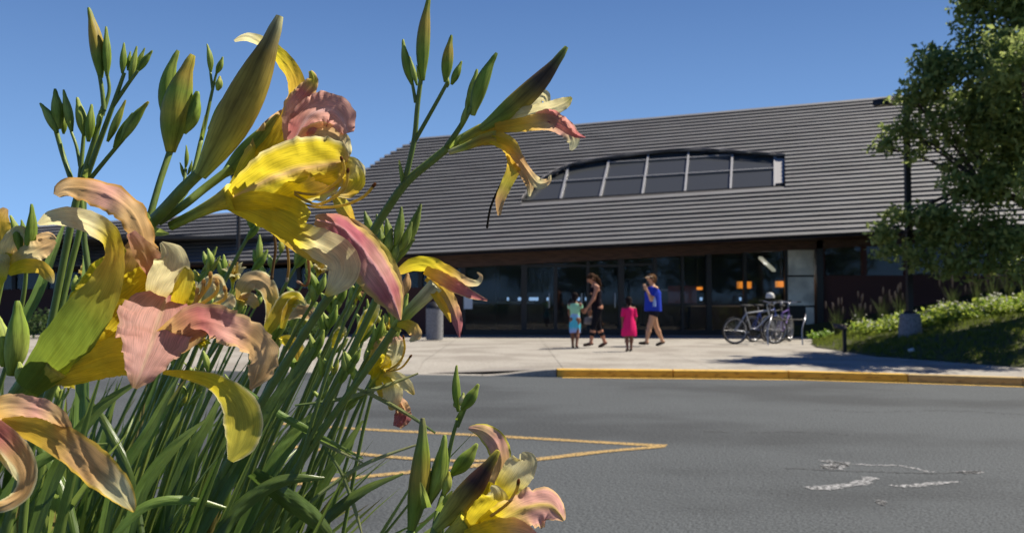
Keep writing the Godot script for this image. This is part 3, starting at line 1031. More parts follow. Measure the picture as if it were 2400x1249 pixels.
	shrub(at(330, 790, 25.5) * Vector3(1, 0, 1) + Vector3(0, PLAZA, 0), 0.7, 0.7, 700, Color(0.05, 0.09, 0.03), Color(0.12, 0.17, 0.05), "green shrub in front of the wing behind the large left flower")
	tree()

func shrub(p: Vector3, r: float, h: float, n: int, c0: Color, c1: Color, label: String) -> void:
	var t := thing("shrub", label, "shrub", p)
	var st := Shape.new()
	for k in 6:
		var a := rng.randf() * TAU
		st.tube([p, p + Vector3(cos(a) * r * 0.5, h * 0.6, sin(a) * r * 0.5)], [0.012, 0.005], 5)
	put(st, "stem", M.bark, t)
	var spots := []; var cols := []
	for i in n:
		var v := Vector3(rng.randfn(), rng.randfn(), rng.randfn()).normalized() * pow(rng.randf(), 0.25)
		var lump := 0.85 + 0.2 * sin(v.x * 5.0 + p.x) * cos(v.z * 6.0)
		spots.append(Transform3D(random_turn().scaled(Vector3.ONE * rng.randf_range(0.6, 1.2)), Vector3(v.x * r, h * 0.52 + v.y * h * 0.5, v.z * r) * lump))
		cols.append(c0.lerp(c1, rng.randf()))
	scatter("foliage", leaf_mesh(0.08, 0.13), M.foliage, spots, cols, t)

func tree() -> void:
	rng.seed = 77
	var foot := Vector3(10.7, 0.0, -17.4)
	foot.y = mound_h(foot.x, foot.z) - 0.05
	var t := thing("leafy_tree", "large leafy green tree spreading over the mound at the right edge", "tree", foot)
	# clumps of the crown: pixel place, distance, radius in pixels
	var cl := [[2340, 45, 17.0, 125, 1.0], [2255, 150, 17.2, 95, 1.0], [2395, 165, 16.4, 120, 1.0], [2310, 250, 16.8, 105, 1.0], [2200, 185, 17.0, 60, 0.9], [2145, 235, 17.2, 44, 0.7], [2215, 285, 17.3, 62, 0.8], [2115, 305, 17.5, 40, 0.65],
		[2075, 345, 17.6, 22, 0.6], [2160, 330, 17.3, 42, 0.65], [2400, 300, 16.5, 85, 0.9], [2290, 360, 17.0, 60, 0.75], [2390, 400, 17.0, 70, 0.7], [2260, 440, 17.2, 62, 0.85], [2330, 455, 16.9, 62, 0.8], [2200, 520, 17.4, 70, 0.95],
		[2120, 500, 17.6, 40, 0.75], [2090, 545, 17.7, 34, 0.7], [2280, 535, 17.0, 75, 1.0], [2370, 575, 16.8, 60, 0.9], [2160, 590, 17.4, 55, 0.9], [2250, 610, 17.2, 55, 0.9], [2340, 640, 17.0, 45, 0.6], [2080, 590, 17.7, 26, 0.6], [2410, 610, 17.2, 60, 0.8],
		[2490, 60, 17.0, 150, 1.0], [2520, 220, 16.6, 150, 1.0], [2500, 380, 17.0, 120, 0.9], [2420, -110, 17.2, 140, 1.0], 
		[2350, 180, 18.8, 120, 0.8], [2370, 330, 18.9, 110, 0.8], [2400, 150, 15.0, 80, 0.7], [2540, 250, 14.8, 130, 0.9], [2460, 430, 15.2, 80, 0.7], [2330, -60, 17.0, 100, 1.0]]
	var wood := Shape.new()
	var fork := foot + Vector3(-0.05, 1.75, 0.05)
	wood.tube(curve([foot - Vector3(0, 0.2, 0), foot + Vector3(0.02, 0.25, 0), foot + Vector3(0, 0.9, 0.03), fork], 9), [0.3, 0.24, 0.2, 0.185, 0.175, 0.17, 0.165, 0.16, 0.165], 12)
	put(wood, "trunk", M.bark, t)
	var hubs := []
	for q in [[2300, 430, 17.2], [2520, 330, 16.9], [2440, 260, 17.1], [2600, 300, 17.6], [2480, 200, 18.6], [2440, 380, 15.8], [2380, 560, 17.1]]:
		hubs.append(at(q[0], q[1], q[2]))
	var limbs := Shape.new()
	for h in hubs: limb(limbs, fork - Vector3(0, 0.1, 0), h, 0.11, 0.045, 8)
	var spots := []; var cols := []
	for q in cl:
		var c := at(q[0], q[1], q[2])
		var r: float = q[3] / FPX * q[2]
		var near: Vector3 = hubs[0]
		for h in hubs:
			if h.distance_to(c) < near.distance_to(c): near = h
		limb(limbs, near, c, 0.035, 0.012, 6)
		var subs := []
		for k in int(5 + r * 10):
			var v := Vector3(rng.randfn(), rng.randfn(), rng.randfn()).normalized() * pow(rng.randf(), 0.4)
			subs.append(c + v * r * Vector3(1, 0.85, 1))
			if k % 2 == 0: limb(limbs, c.lerp(near, 0.15), subs[k], 0.012, 0.004, 4)
		var n := int(2150.0 * r * r * q[4] + 80)
		for k in n:
			var sb: Vector3 = subs[rng.randi() % subs.size()]
			var o := Vector3(clampf(rng.randfn(), -1.7, 1.7), clampf(rng.randfn(), -1.7, 1.7) * 0.75, clampf(rng.randfn(), -1.7, 1.7)) * (0.085 + r * 0.11)
			spots.append(Transform3D(random_turn().scaled(Vector3.ONE * rng.randf_range(0.65, 1.25)), sb + o - foot))
			cols.append(Color(0.14, 0.2, 0.05).lerp(Color(0.42, 0.48, 0.15), pow(rng.randf(), 1.1)))
	put(limbs, "limbs", M.bark, t)
	scatter("crown", leaf_mesh(0.075, 0.15), M.foliage, spots, cols, t)
	back_trees()

# the trees across the car park, which the entrance glass mirrors
func back_trees() -> void:
	rng.seed = 31
	var told := ["small round", "broad dark", "pale green", "tall narrow", "low wide", "bushy mid green", "dense dark green", "slender light green", "big spreading"]
	var k := 0
	for q in [[-19, 34, 6.5], [-12, 36, 7.5], [-5.5, 35, 6.6], [1, 37, 7.2], [7, 35, 5.2], [12, 36, 7.4], [18, 34, 6.8], [25, 36, 8.0], [32, 33, 7.0]]:
		var p := Vector3(q[0], -0.02, q[1])
		var h: float = q[2] * 1.25
		var t := thing("car_park_tree", told[k] + " tree across the road, mirrored in the entrance glass", "tree", p, "trees mirrored in the glass")
		var w := Shape.new()
		w.tube([p, p + Vector3(0.05, h * 0.3, 0), p + Vector3(0, h * 0.7, 0)], [0.16, 0.12, 0.04], 8)
		put(w, "trunk", M.bark, t)
		var spots := []; var cols := []
		for i in 2400:
			var v := Vector3(rng.randfn(), rng.randfn(), rng.randfn()).normalized() * pow(rng.randf(), 0.35)
			var l := 0.8 + 0.25 * sin(v.x * 4.0 + k) * cos(v.y * 5.0 + k * 2.0)
			spots.append(Transform3D(random_turn().scaled(Vector3.ONE * rng.randf_range(1.6, 3.2)), Vector3(v.x * h * 0.5 * l, h * 0.58 + v.y * h * 0.45 * l, v.z * h * 0.45 * l)))
			cols.append(Color(0.05, 0.09, 0.022).lerp(Color(0.12, 0.16, 0.04), rng.randf()))
		scatter("crown", leaf_mesh(0.09, 0.17), M.foliage, spots, cols, t)
		k += 1

# ---------------------------------------------------------------- lamps, post, bin, stone
func street_furniture() -> void:
	rng.seed = 5
	var p := Vector3((2133 - 1200) / FPX * 18.2, 0, -18.2)
	p.y = mound_h(p.x, p.z) - 0.05
	var t := thing("street_lamp", "dark street lamp on a grey concrete foot, standing on the mound by the tree", "street lamp", p)
	var s := Shape.new()
	var y0 := at(2133, 800, 18.2).y - 0.25; var y1 := at(2133, 735, 18.2).y
	s.tube([Vector3(p.x, y0, p.z), Vector3(p.x, y0 + 0.25, p.z), Vector3(p.x, y1 - 0.03, p.z), Vector3(p.x, y1, p.z)], [0.25, 0.245, 0.2, 0.17], 18)
	put(s, "concrete_foot", M.pole_concrete, t)
	var ty := at(2120, 222, 18.2).y
	s = Shape.new()
	s.tube([Vector3(p.x, y1 - 0.02, p.z), Vector3(p.x, y1 + 0.04, p.z)], [0.13, 0.12], 12)
	s.box(Vector3(p.x, (y1 + ty) / 2, p.z), Vector3(0.105, ty - y1, 0.105))
	put(s, "pole", M.pole_metal, t)
	var hy := at(2072, 240, 18.2).y
	s = Shape.new()
	s.box(Vector3(p.x - 0.16, hy + 0.02, p.z), Vector3(0.3, 0.05, 0.05))
	put(s, "arm", M.pole_metal, t)
	s = Shape.new()
	var hx := at(2073, 240, 18.2).x
	s.rings([[Vector3(hx, hy + 0.075, p.z), 0.15, 0.12], [Vector3(hx, hy + 0.05, p.z), 0.23, 0.19], [Vector3(hx, hy - 0.06, p.z), 0.235, 0.195]], 4, Color.WHITE, 0, 7, true)
	s.face([Vector3(hx - 0.235, hy - 0.055, p.z), Vector3(hx, hy - 0.055, p.z + 0.195), Vector3(hx + 0.235, hy - 0.055, p.z), Vector3(hx, hy - 0.055, p.z - 0.195)])
	var hd := put(s, "lamp_head", M.pole_metal, t)
	s = Shape.new()
	s.box(Vector3(hx, hy - 0.063, p.z), Vector3(0.2, 0.012, 0.17))
	put(s, "lens", M.window_frame, hd)
	# pole behind the flowers on the left
	p = Vector3((556 - 1200) / FPX * 23.0, PLAZA, -23.0)
	t = thing("street_lamp", "slim dark pole standing before the long wing, seen behind the big flower", "street lamp", p)
	s = Shape.new()
	s.tube([p + Vector3(0, 0.5, 0), p + Vector3(0, 4.25, 0)], [0.05, 0.045], 10)
	put(s, "pole", M.pole_metal, t)
	s = Shape.new()
	s.tube([p, p + Vector3(0, 0.45, 0), p + Vector3(0, 0.5, 0)], [0.22, 0.19, 0.15], 14)
	put(s, "concrete_foot", M.pole_concrete, t)
	s = Shape.new()
	s.box(p + Vector3(0, 4.3, 0), Vector3(0.34, 0.12, 0.3))
	put(s, "lamp_head", M.pole_metal, t)
	# short dark post with a slanted plate
	p = ground(1981, 826, PLAZA)
	p.y = maxf(PLAZA, mound_h(p.x, p.z)) - 0.03
	t = thing("short_post", "short dark post with a slanted plate at the edge of the lawn", "post", p)
	s = Shape.new()
	s.box(p + Vector3(0, 0.27, 0), Vector3(0.065, 0.54, 0.065))
	put(s, "post", M.pole_metal, t)
	s = Shape.new()
	s.box(p + Vector3(-0.1, 0.56, 0.03), Vector3(0.27, 0.025, 0.18), Color.WHITE, Basis(Vector3.FORWARD, 0.12) * Basis(Vector3.RIGHT, 0.5))
	put(s, "plate", M.bark, t)
	# pale stone on the lawn
	var sp := ground(2138, 826, PLAZA + 0.1)
	sp.y = mound_h(sp.x, sp.z)
	s = Shape.new()
	s.ball(sp + Vector3(0, 0.02, 0), Vector3(0.07, 0.05, 0.06))
	for i in s.v.size(): s.v[i] += Vector3(sin(s.v[i].y * 90.0), cos(s.v[i].x * 70.0), 0) * 0.006
	tag(put(s, "stone", M.white_paint), "small pale stone lying on the shaded lawn below the lamp", "stone")
	# waste bin left of the entrance
	p = ground(1018, 797, PLAZA)
	t = thing("waste_bin", "grey round bin standing by the wall left of the glass entrance", "waste bin", p)
	s = Shape.new()
	s.rings([[p + Vector3(0, 0.86, 0), 0.2, 0.2], [p + Vector3(0, 0.85, 0), 0.235, 0.235], [p + Vector3(0, 0.02, 0), 0.23, 0.23]], 20)
	put(s, "body", M.pole_concrete, t)
	s = Shape.new()
	s.rings([[p + Vector3(0, 1.04, 0), 0.05, 0.05], [p + Vector3(0, 1.02, 0), 0.15, 0.15], [p + Vector3(0, 0.93, 0), 0.235, 0.235], [p + Vector3(0, 0.865, 0), 0.245, 0.245]], 20, Color.WHITE, 0, 7, true)
	put(s, "lid", M.dark_metal, t)

# ---------------------------------------------------------------- bicycles and their rack
func make_bicycle(label: String, paint: Material, turned := 0.0) -> Node3D:
	var t := thing("bicycle", label, "bicycle", Vector3.ZERO, "bicycles parked at the rack")
	var r := 0.335
	var rear := Vector3(-0.52, r, 0); var front := Vector3(0.53, r, 0)
	for w in [rear, front]:
		var tyre := Shape.new()
		var pts := []; var rad := []
		for i in 33:
			pts.append(w + Vector3(cos(TAU * i / 32.0), sin(TAU * i / 32.0), 0) * r * 0.955); rad.append(0.021)
		tyre.tube(pts, rad, 7, [Color.WHITE], 0, false)
		var wheel := put(tyre, "wheel", M.tyre, t, true)
		var rim := Shape.new()
		pts = []; rad = []
		for i in 33:
			pts.append(w + Vector3(cos(TAU * i / 32.0), sin(TAU * i / 32.0), 0) * r * 0.87); rad.append(0.012)
		rim.tube(pts, rad, 5, [Color.WHITE], 0, false)
		put(rim, "rim", M.chrome, wheel, true)
		var sp := Shape.new()
		for i in 20:
			var a := TAU * i / 20.0
			sp.tube([w + Vector3(cos(a + 0.5), sin(a + 0.5), 0) * 0.02 + Vector3(0, 0, 0.03 if i % 2 else -0.03), w + Vector3(cos(a), sin(a), 0) * r * 0.87], [0.0022, 0.0022], 4)
		sp.tube([w + Vector3(0, 0, -0.05), w + Vector3(0, 0, 0.05)], [0.02, 0.02], 8)
		put(sp, "spokes", M.chrome, wheel, true)
	var bb := Vector3(-0.08, 0.28, 0); var seat := Vector3(-0.25, 0.8, 0); var head := Vector3(0.34, 0.83, 0); var low := Vector3(0.38, 0.7, 0)
	var fr := Shape.new()
	for q in [[bb, seat, .016], [bb, low, .02], [seat.lerp(bb, 0.08), head, .018], [low + Vector3(0.01, -0.05, 0), head + Vector3(-0.02, 0.06, 0), .02]]:
		fr.tube([q[0], q[1]], [q[2], q[2]], 8)
	for z in [-0.05, 0.05]:
		fr.tube([bb + Vector3(0, 0, z * 0.4), rear + Vector3(0, 0, z)], [0.011, 0.01], 6)
		fr.tube([seat.lerp(bb, 0.08) + Vector3(0, 0, z * 0.3), rear + Vector3(0, 0, z)], [0.01, 0.009], 6)
	put(fr, "frame", paint, t, true)
	var fk := Shape.new()
	for z in [-0.05, 0.05]:
		fk.tube([low + Vector3(0.01, -0.04, z), front.lerp(low, 0.35) + Vector3(0, -0.01, z), front + Vector3(0, 0, z)], [0.014, 0.013, 0.011], 7)
	fk.box(low + Vector3(0.012, -0.03, 0), Vector3(0.045, 0.04, 0.13))
	put(fk, "fork", M.bike_silver, t, true)
	var hb := Shape.new()
	hb.tube([head + Vector3(-0.02, 0.05, 0), head + Vector3(-0.035, 0.14, 0), head + Vector3(0.05, 0.18, 0)], [0.014, 0.014, 0.014], 7)
	hb.tube([head + Vector3(-0.06, 0.22, -0.3), head + Vector3(0.04, 0.2, -0.12), head + Vector3(0.05, 0.18, 0), head + Vector3(0.04, 0.2, 0.12), head + Vector3(-0.06, 0.22, 0.3)], [0.012, 0.012, 0.013, 0.012, 0.012], 7)
	var hbn := put(hb, "handlebar", M.chrome, t, true)
	for z in [-1, 1]:
		var gr := Shape.new()
		gr.tube([head + Vector3(-0.02, 0.213, z * 0.22), head + Vector3(-0.075, 0.222, z * 0.33)], [0.018, 0.018], 7)
		put(gr, "grip", M.tyre, hbn, true)
	var sd := Shape.new()
	sd.rings([[seat + Vector3(-0.02, 0.17, 0), 0.02, 0.02], [seat + Vector3(-0.02, 0.165, 0), 0.12, 0.065], [seat + Vector3(-0.02, 0.125, 0), 0.13, 0.07], [seat + Vector3(-0.02, 0.11, 0), 0.1, 0.05]], 14, Color.WHITE, 0, 7, true)
	sd.tube([seat + Vector3(0.05, 0.14, 0), seat + Vector3(0.18, 0.145, 0)], [0.04, 0.018], 8)
	put(sd, "saddle", M.tyre, t, true)
	var ps := Shape.new()
	ps.tube([seat, seat + Vector3(-0.025, 0.12, 0)], [0.013, 0.013], 7)
	put(ps, "seat_post", M.chrome, t, true)
	var ck := Shape.new()
	ck.tube([bb + Vector3(0, 0, 0.035), bb + Vector3(0, 0, 0.045)], [0.09, 0.09], 18)
	ck.tube([bb + Vector3(0, 0, 0.06), bb + Vector3(0.12, -0.12, 0.06)], [0.011, 0.009], 6)
	ck.tube([bb + Vector3(0, 0, -0.06), bb + Vector3(-0.12, 0.12, -0.06)], [0.011, 0.009], 6)
	ck.box(bb + Vector3(0.12, -0.12, 0.11), Vector3(0.09, 0.02, 0.09)); ck.box(bb + Vector3(-0.12, 0.12, -0.11), Vector3(0.09, 0.02, 0.09))
	put(ck, "crank", M.dark_metal, t, true)
	return t

func bicycles() -> void:
	var a := make_bicycle("silver bicycle with its rear wheel out on the plaza, leftmost at the rack", M.bike_silver)
	var p := ground(1770, 806, PLAZA)
	a.position = p
	a.rotation = Vector3(0.06, 0.18, 0)
	var b := make_bicycle("blue bicycle standing behind the silver one at the rack", M.bike_blue)
	b.position = ground(1800, 800, PLAZA)
	b.rotation = Vector3(-0.07, 0.55, 0)
	var c := make_bicycle("violet bicycle at the right end of the rack, turned half away", M.bike_violet)
	c.position = ground(1838, 802, PLAZA)
	c.rotation = Vector3(0.05, 1.0, 0)
	var e := make_bicycle("dark bicycle squeezed between the blue and the violet one at the rack", M.dark_metal)
	e.position = ground(1822, 799, PLAZA)
	e.rotation = Vector3(-0.04, 0.78, 0)
	# helmet hanging on the handlebar of the blue bicycle
	var h := Shape.new()
	var hp := at(1806, 694, 22.1)
	h.rings([[hp + Vector3(0, 0.09, 0), 0.02, 0.02], [hp + Vector3(0, 0.075, 0), 0.07, 0.09], [hp + Vector3(0, 0.03, 0), 0.1, 0.13], [hp + Vector3(0, -0.04, 0), 0.11, 0.14], [hp + Vector3(0, -0.05, 0), 0.1, 0.13]], 16, Color.WHITE, 0, 7, true)
	tag(put(h, "helmet", M.white_paint), "pale cycling helmet hanging above the blue bicycle", "helmet")
	# tubular rack
	var rp := ground(1842, 809, PLAZA)
	var t := thing("bicycle_rack", "silver tubular bicycle rack at the right end of the row of bicycles", "bicycle rack", rp)
	var s := Shape.new()
	for k in 2:
		var o := Vector3(-0.42 + 0.86 * k, 0, 0.02 - 0.1 * k)
		s = Shape.new()
		s.tube(curve([rp + o, rp + o + Vector3(0.02, 0.35, -0.1), rp + o + Vector3(0.16, 0.62, -0.3), rp + o + Vector3(0.26, 0.72, -0.55)], 12), [0.017, 0.017, 0.017, 0.017, 0.017, 0.017, 0.017, 0.017, 0.017, 0.017, 0.017, 0.017], 8)
		put(s, "hoop", M.chrome, t)
	s = Shape.new()
	for q in [[Vector3(-0.42, 0.14, -0.02), Vector3(0.44, 0.14, -0.12)], [Vector3(-0.3, 0.6, -0.27), Vector3(0.58, 0.6, -0.37)]]:
		s.tube([rp + q[0], rp + q[1]], [0.015, 0.015], 8)
	put(s, "rail", M.pole_metal, t)

# ---------------------------------------------------------------- people
# joins tapered capsules [a, b, ra, rb] with a smooth minimum and meshes the field as surface nets
func flesh(s: Shape, bones: Array, cell: float, k: float, col: Color) -> void:
	var lo := Vector3.ONE * 1e9; var hi := -lo
	for q in bones:
		var r := Vector3.ONE * (maxf(q[2], q[3]) + 2.5 * k + 2.0 * cell)
		lo = lo.min(q[0] - r).min(q[1] - r); hi = hi.max(q[0] + r).max(q[1] + r)
	var nx := int((hi.x - lo.x) / cell) + 2; var ny := int((hi.y - lo.y) / cell) + 2; var nz := int((hi.z - lo.z) / cell) + 2
	var acc := PackedFloat32Array(); acc.resize(nx * ny * nz)
	for q in bones:
		var a: Vector3 = q[0]; var b: Vector3 = q[1]; var ra: float = q[2]; var rb: float = q[3]
		var r := Vector3.ONE * (maxf(ra, rb) + 2.5 * k + cell)
		var p0 := ((a.min(b) - r - lo) / cell).floor(); var p1 := ((a.max(b) + r - lo) / cell).ceil()
		var ba := b - a; var bb := maxf(ba.length_squared(), 1e-9)
		for z in range(maxi(0, int(p0.z)), mini(nz, int(p1.z) + 1)):
			for y in range(maxi(0, int(p0.y)), mini(ny, int(p1.y) + 1)):
				var at0 := (z * ny + y) * nx
				for x in range(maxi(0, int(p0.x)), mini(nx, int(p1.x) + 1)):
					var pa := lo + Vector3(x, y, z) * cell - a
					var t := clampf(pa.dot(ba) / bb, 0.0, 1.0)
					var d := (pa - ba * t).length() - ra - (rb - ra) * t
					if d < 4.0 * k:
						acc[at0 + x] += exp(-d / k)
	var idx := {}
	var off := [0, 1, nx, nx + 1, nx * ny, nx * ny + 1, nx * ny + nx, nx * ny + nx + 1]
	var cor := [Vector3(0, 0, 0), Vector3(1, 0, 0), Vector3(0, 1, 0), Vector3(1, 1, 0), Vector3(0, 0, 1), Vector3(1, 0, 1), Vector3(0, 1, 1), Vector3(1, 1, 1)]
	var edges := [[0, 1], [2, 3], [4, 5], [6, 7], [0, 2], [1, 3], [4, 6], [5, 7], [0, 4], [1, 5], [2, 6], [3, 7]]
	for z in nz - 1:
		for y in ny - 1:
			var row := (z * ny + y) * nx
			for x in nx - 1:
				var at0 := row + x
				var n := 0
				for o in off:
					if acc[at0 + o] > 1.0: n += 1
				if n == 0 or n == 8: continue
				var sum := Vector3.ZERO; var c := 0
				for e in edges:
					var va := acc[at0 + off[e[0]]]; var vb := acc[at0 + off[e[1]]]
					if (va > 1.0) != (vb > 1.0):
						var da := -k * log(maxf(va, 0.02)); var db := -k * log(maxf(vb, 0.02))
						sum += cor[e[0]].lerp(cor[e[1]], da / (da - db)); c += 1
				idx[at0] = s.pt(lo + (Vector3(x, y, z) + sum / c) * cell, col)
	for at0 in idx:
		var inside: bool = acc[at0] > 1.0
		for ax in 3:
			var st: int = [1, nx, nx * ny][ax]
			if (acc[at0 + st] > 1.0) == inside: continue
			var u: int = [nx, nx * ny, 1][ax]; var w: int = [nx * ny, 1, nx][ax]
			if not (idx.has(at0 - u) and idx.has(at0 - w) and idx.has(at0 - u - w)): continue
			var q := [idx[at0], idx[at0 - u], idx[at0 - u - w], idx[at0 - w]]
			if inside: s.quad(q[0], q[3], q[2], q[1])
			else: s.quad(q[0], q[1], q[2], q[3])

func swing(f: float, side := 0.0) -> Vector3:     # a limb's direction: f forward from hanging down, side outwards
	return Vector3(sin(side) * cos(f), -cos(f) * cos(side), sin(f)).normalized()

func hand(s: Shape, wrist: Vector3, dir: Vector3, palm_n: Vector3, thumb: Vector3, sc: float, curl: float, col: Color) -> void:
	var side := dir.cross(palm_n).normalized()
	var b := []
	var end := wrist + dir * 0.085 * sc
	b.append([wrist, wrist + dir * 0.02 * sc, 0.024 * sc, 0.026 * sc])
	for k in 4:
		var o := side * (k - 1.5) * 0.02 * sc
		b.append([wrist + dir * 0.02 * sc + o * 0.6, end + o, 0.016 * sc, 0.0115 * sc])
		var l: float = [0.062, 0.072, 0.067, 0.052][k] * sc
		var d1 := (dir + palm_n * curl * 0.5).normalized(); var d2 := (dir + palm_n * curl * 1.4).normalized()
		b.append([end + o, end + o + d1 * l * 0.55, 0.0095 * sc, 0.0088 * sc])
		b.append([end + o + d1 * l * 0.55, end + o + d1 * l * 0.55 + d2 * l * 0.5, 0.0088 * sc, 0.0075 * sc])
	var th := wrist + dir * 0.03 * sc + thumb * 0.026 * sc
	b.append([wrist + dir * 0.02 * sc + thumb * 0.015 * sc, th, 0.014 * sc, 0.012 * sc])
	b.append([th, th + (dir + thumb * 0.9).normalized() * 0.035 * sc, 0.0115 * sc, 0.0105 * sc])
	b.append([th + (dir + thumb * 0.9).normalized() * 0.035 * sc, th + (dir + thumb * 0.9).normalized() * 0.035 * sc + (dir + palm_n * 0.4).normalized() * 0.028 * sc, 0.0105 * sc, 0.009 * sc])
	flesh(s, b, 0.006, 0.003, col)

# pose: lean, head (tilt), hip/knee/arm/elbow/out as [left, right]; returns the joints
func figure(label: String, where: Vector3, yaw: float, H: float, pose: Dictionary, skin: Color, hs := 1.0) -> Dictionary:
	var t := thing("person", label, "person", where, "people walking to the entrance")
	t.rotation.y = yaw
	var J := {"node": t}
	var lean: float = pose.get("lean", 0.0)
	var up := Vector3(0, cos(lean), sin(lean))
	var fwd := Vector3(0, -sin(lean), cos(lean))
	var hip := {}; var knee := {}; var ankle := {}; var toe := {}
	var low := 9.0
	for i in 2:
		var sx: float = [1.0, -1.0][i]
		hip[i] = Vector3(sx * 0.05 * H, 0, 0)
		knee[i] = hip[i] + swing(pose.hip[i], 0.02 * sx) * 0.235 * H
		ankle[i] = knee[i] + swing(pose.hip[i] - pose.knee[i], -0.02 * sx) * 0.235 * H
		var fl: float = pose.get("foot", [0.0, 0.0])[i]
		toe[i] = ankle[i] + Vector3(sx * 0.012 * H, -sin(0.42 - fl), cos(0.42 - fl)).normalized() * 0.1 * H
		low = minf(low, minf(ankle[i].y - 0.036 * H, toe[i].y - 0.014 * H))
	for dct in [hip, knee, ankle, toe]:
		for i in 2: dct[i].y -= low
	var pel := Vector3(0, -low + 0.02 * H, 0)
	var waist := pel + up * 0.1 * H
	var chest := pel + up * 0.215 * H
	var neck := pel + up * 0.305 * H
	var sw: float = pose.get("width", 0.108)
	var b := []
	b.append([pel + Vector3(0.035, 0, -0.005) * H, pel + Vector3(-0.035, 0, -0.005) * H, 0.062 * H, 0.062 * H])
	b.append([waist + Vector3(0.028 * H, 0, 0), waist - Vector3(0.028 * H, 0, 0), 0.05 * H, 0.05 * H])
	b.append([chest + Vector3(0.04 * H, 0, 0), chest - Vector3(0.04 * H, 0, 0), 0.056 * H, 0.056 * H])
	b.append([pel, waist, 0.06 * H, 0.052 * H]); b.append([waist, chest, 0.052 * H, 0.058 * H])
	b.append([chest, neck - up * 0.02 * H, 0.058 * H, 0.04 * H])
	b.append([neck - up * 0.025 * H, neck + up * 0.03 * H + fwd * 0.01 * H, 0.033 * H, 0.03 * H])
	if pose.get("bust", 0.0) > 0:
		for sx in [1, -1]: b.append([chest + fwd * 0.035 * H + Vector3(sx * 0.035 * H, 0, 0), chest + fwd * 0.05 * H + Vector3(sx * 0.035 * H, -0.012 * H, 0), 0.032 * H, 0.03 * H])
	var sho := {}; var elb := {}; var wri := {}; var hnd := {}
	for i in 2:
		var sx: float = [1.0, -1.0][i]
		sho[i] = neck - up * 0.035 * H + Vector3(sx * sw * H, 0, 0)
		elb[i] = sho[i] + swing(pose.arm[i], sx * pose.out[i]) * 0.168 * H
		var dirf: Vector3 = swing(pose.arm[i] + pose.elbow[i], sx * pose.get("fout", [0.0, 0.0])[i])
		wri[i] = elb[i] + dirf * 0.145 * H
		hnd[i] = dirf
		b.append([neck - up * 0.03 * H, sho[i], 0.036 * H, 0.031 * H])
		b.append([sho[i], elb[i], 0.03 * H, 0.0225 * H])
		b.append([elb[i], wri[i], 0.0235 * H, 0.0155 * H])
		b.append([hip[i], knee[i], 0.056 * H, 0.034 * H])
		b.append([knee[i], knee[i].lerp(ankle[i], 0.35), 0.033 * H, 0.034 * H])
		b.append([knee[i].lerp(ankle[i], 0.35), ankle[i], 0.034 * H, 0.02 * H])
		b.append([ankle[i] - Vector3(0, 0.012 * H, 0.012 * H), toe[i], 0.021 * H, 0.014 * H])
	var s := Shape.new()
	flesh(s, b, 0.014, 0.012, skin)
	for i in 2:
		var sx: float = [1.0, -1.0][i]
		var inward := Vector3(-sx, 0, 0)
		inward = (inward - hnd[i] * inward.dot(hnd[i])).normalized()
		var th: Vector3 = hnd[i].cross(inward).normalized()
		if th.z < 0: th = -th
		hand(s, wri[i], hnd[i], inward, th, H / 1.7, 0.35, skin)
	# head
	var tilt: float = lean + pose.get("head", 0.0)
	var hu := Vector3(0, cos(tilt), sin(tilt)); var hf := Vector3(0, -sin(tilt), cos(tilt))
	var hh := 0.066 * H * hs
	var hc := neck + up * 0.035 * H + hu * hh * 0.95 + hf * 0.012 * H
	var hb := [[hc + hu * hh * 0.25 - hf * hh * 0.12, hc + hu * hh * 0.25 + hf * hh * 0.1, hh * 0.74, hh * 0.7], [hc - hu * hh * 0.1 + hf * hh * 0.1, hc - hu * hh * 0.62 + hf * hh * 0.28, hh * 0.58, hh * 0.36],
		[hc + hu * hh * 0.1 + hf * hh * 0.74, hc - hu * hh * 0.16 + hf * hh * 0.9, hh * 0.09, hh * 0.14], [hc - hu * hh * 0.5, neck + up * 0.01 * H, hh * 0.44, hh * 0.45]]
	for sx in [1, -1]:
		hb.append([hc + Vector3(sx * hh * 0.72, 0, 0) + hu * hh * 0.08 - hf * hh * 0.1, hc + Vector3(sx * hh * 0.74, 0, 0) - hu * hh * 0.16 - hf * hh * 0.05, hh * 0.13, hh * 0.09])
		hb.append([hc + Vector3(sx * hh * 0.3, 0, 0) + hf * hh * 0.62 + hu * hh * 0.2, hc + Vector3(sx * hh * 0.12, 0, 0) + hf * hh * 0.7 + hu * hh * 0.2, hh * 0.14, hh * 0.12])
	flesh(s, hb, 0.007, 0.008, skin)
	for sx in [1, -1]:
		s.ball(hc + Vector3(sx * hh * 0.3, 0, 0) + hf * hh * 0.71 + hu * hh * 0.04, Vector3(0.13, 0.07, 0.07) * hh, Color(0.05, 0.035, 0.03), 8, 5)
	s.ball(hc + hf * hh * 0.71 - hu * hh * 0.42, Vector3(0.22, 0.06, 0.08) * hh, Color(0.3, 0.08, 0.07), 8, 5)
	put(s, "body", M.skin, t, true)
	J.merge({"pel": pel, "waist": waist, "chest": chest, "neck": neck, "up": up, "fwd": fwd, "hip": hip, "knee": knee, "ankle": ankle, "toe": toe, "sho": sho, "elb": elb, "wri": wri, "hnd": hnd, "hc": hc, "hh": hh, "hu": hu, "hf": hf, "H": H})
	return J

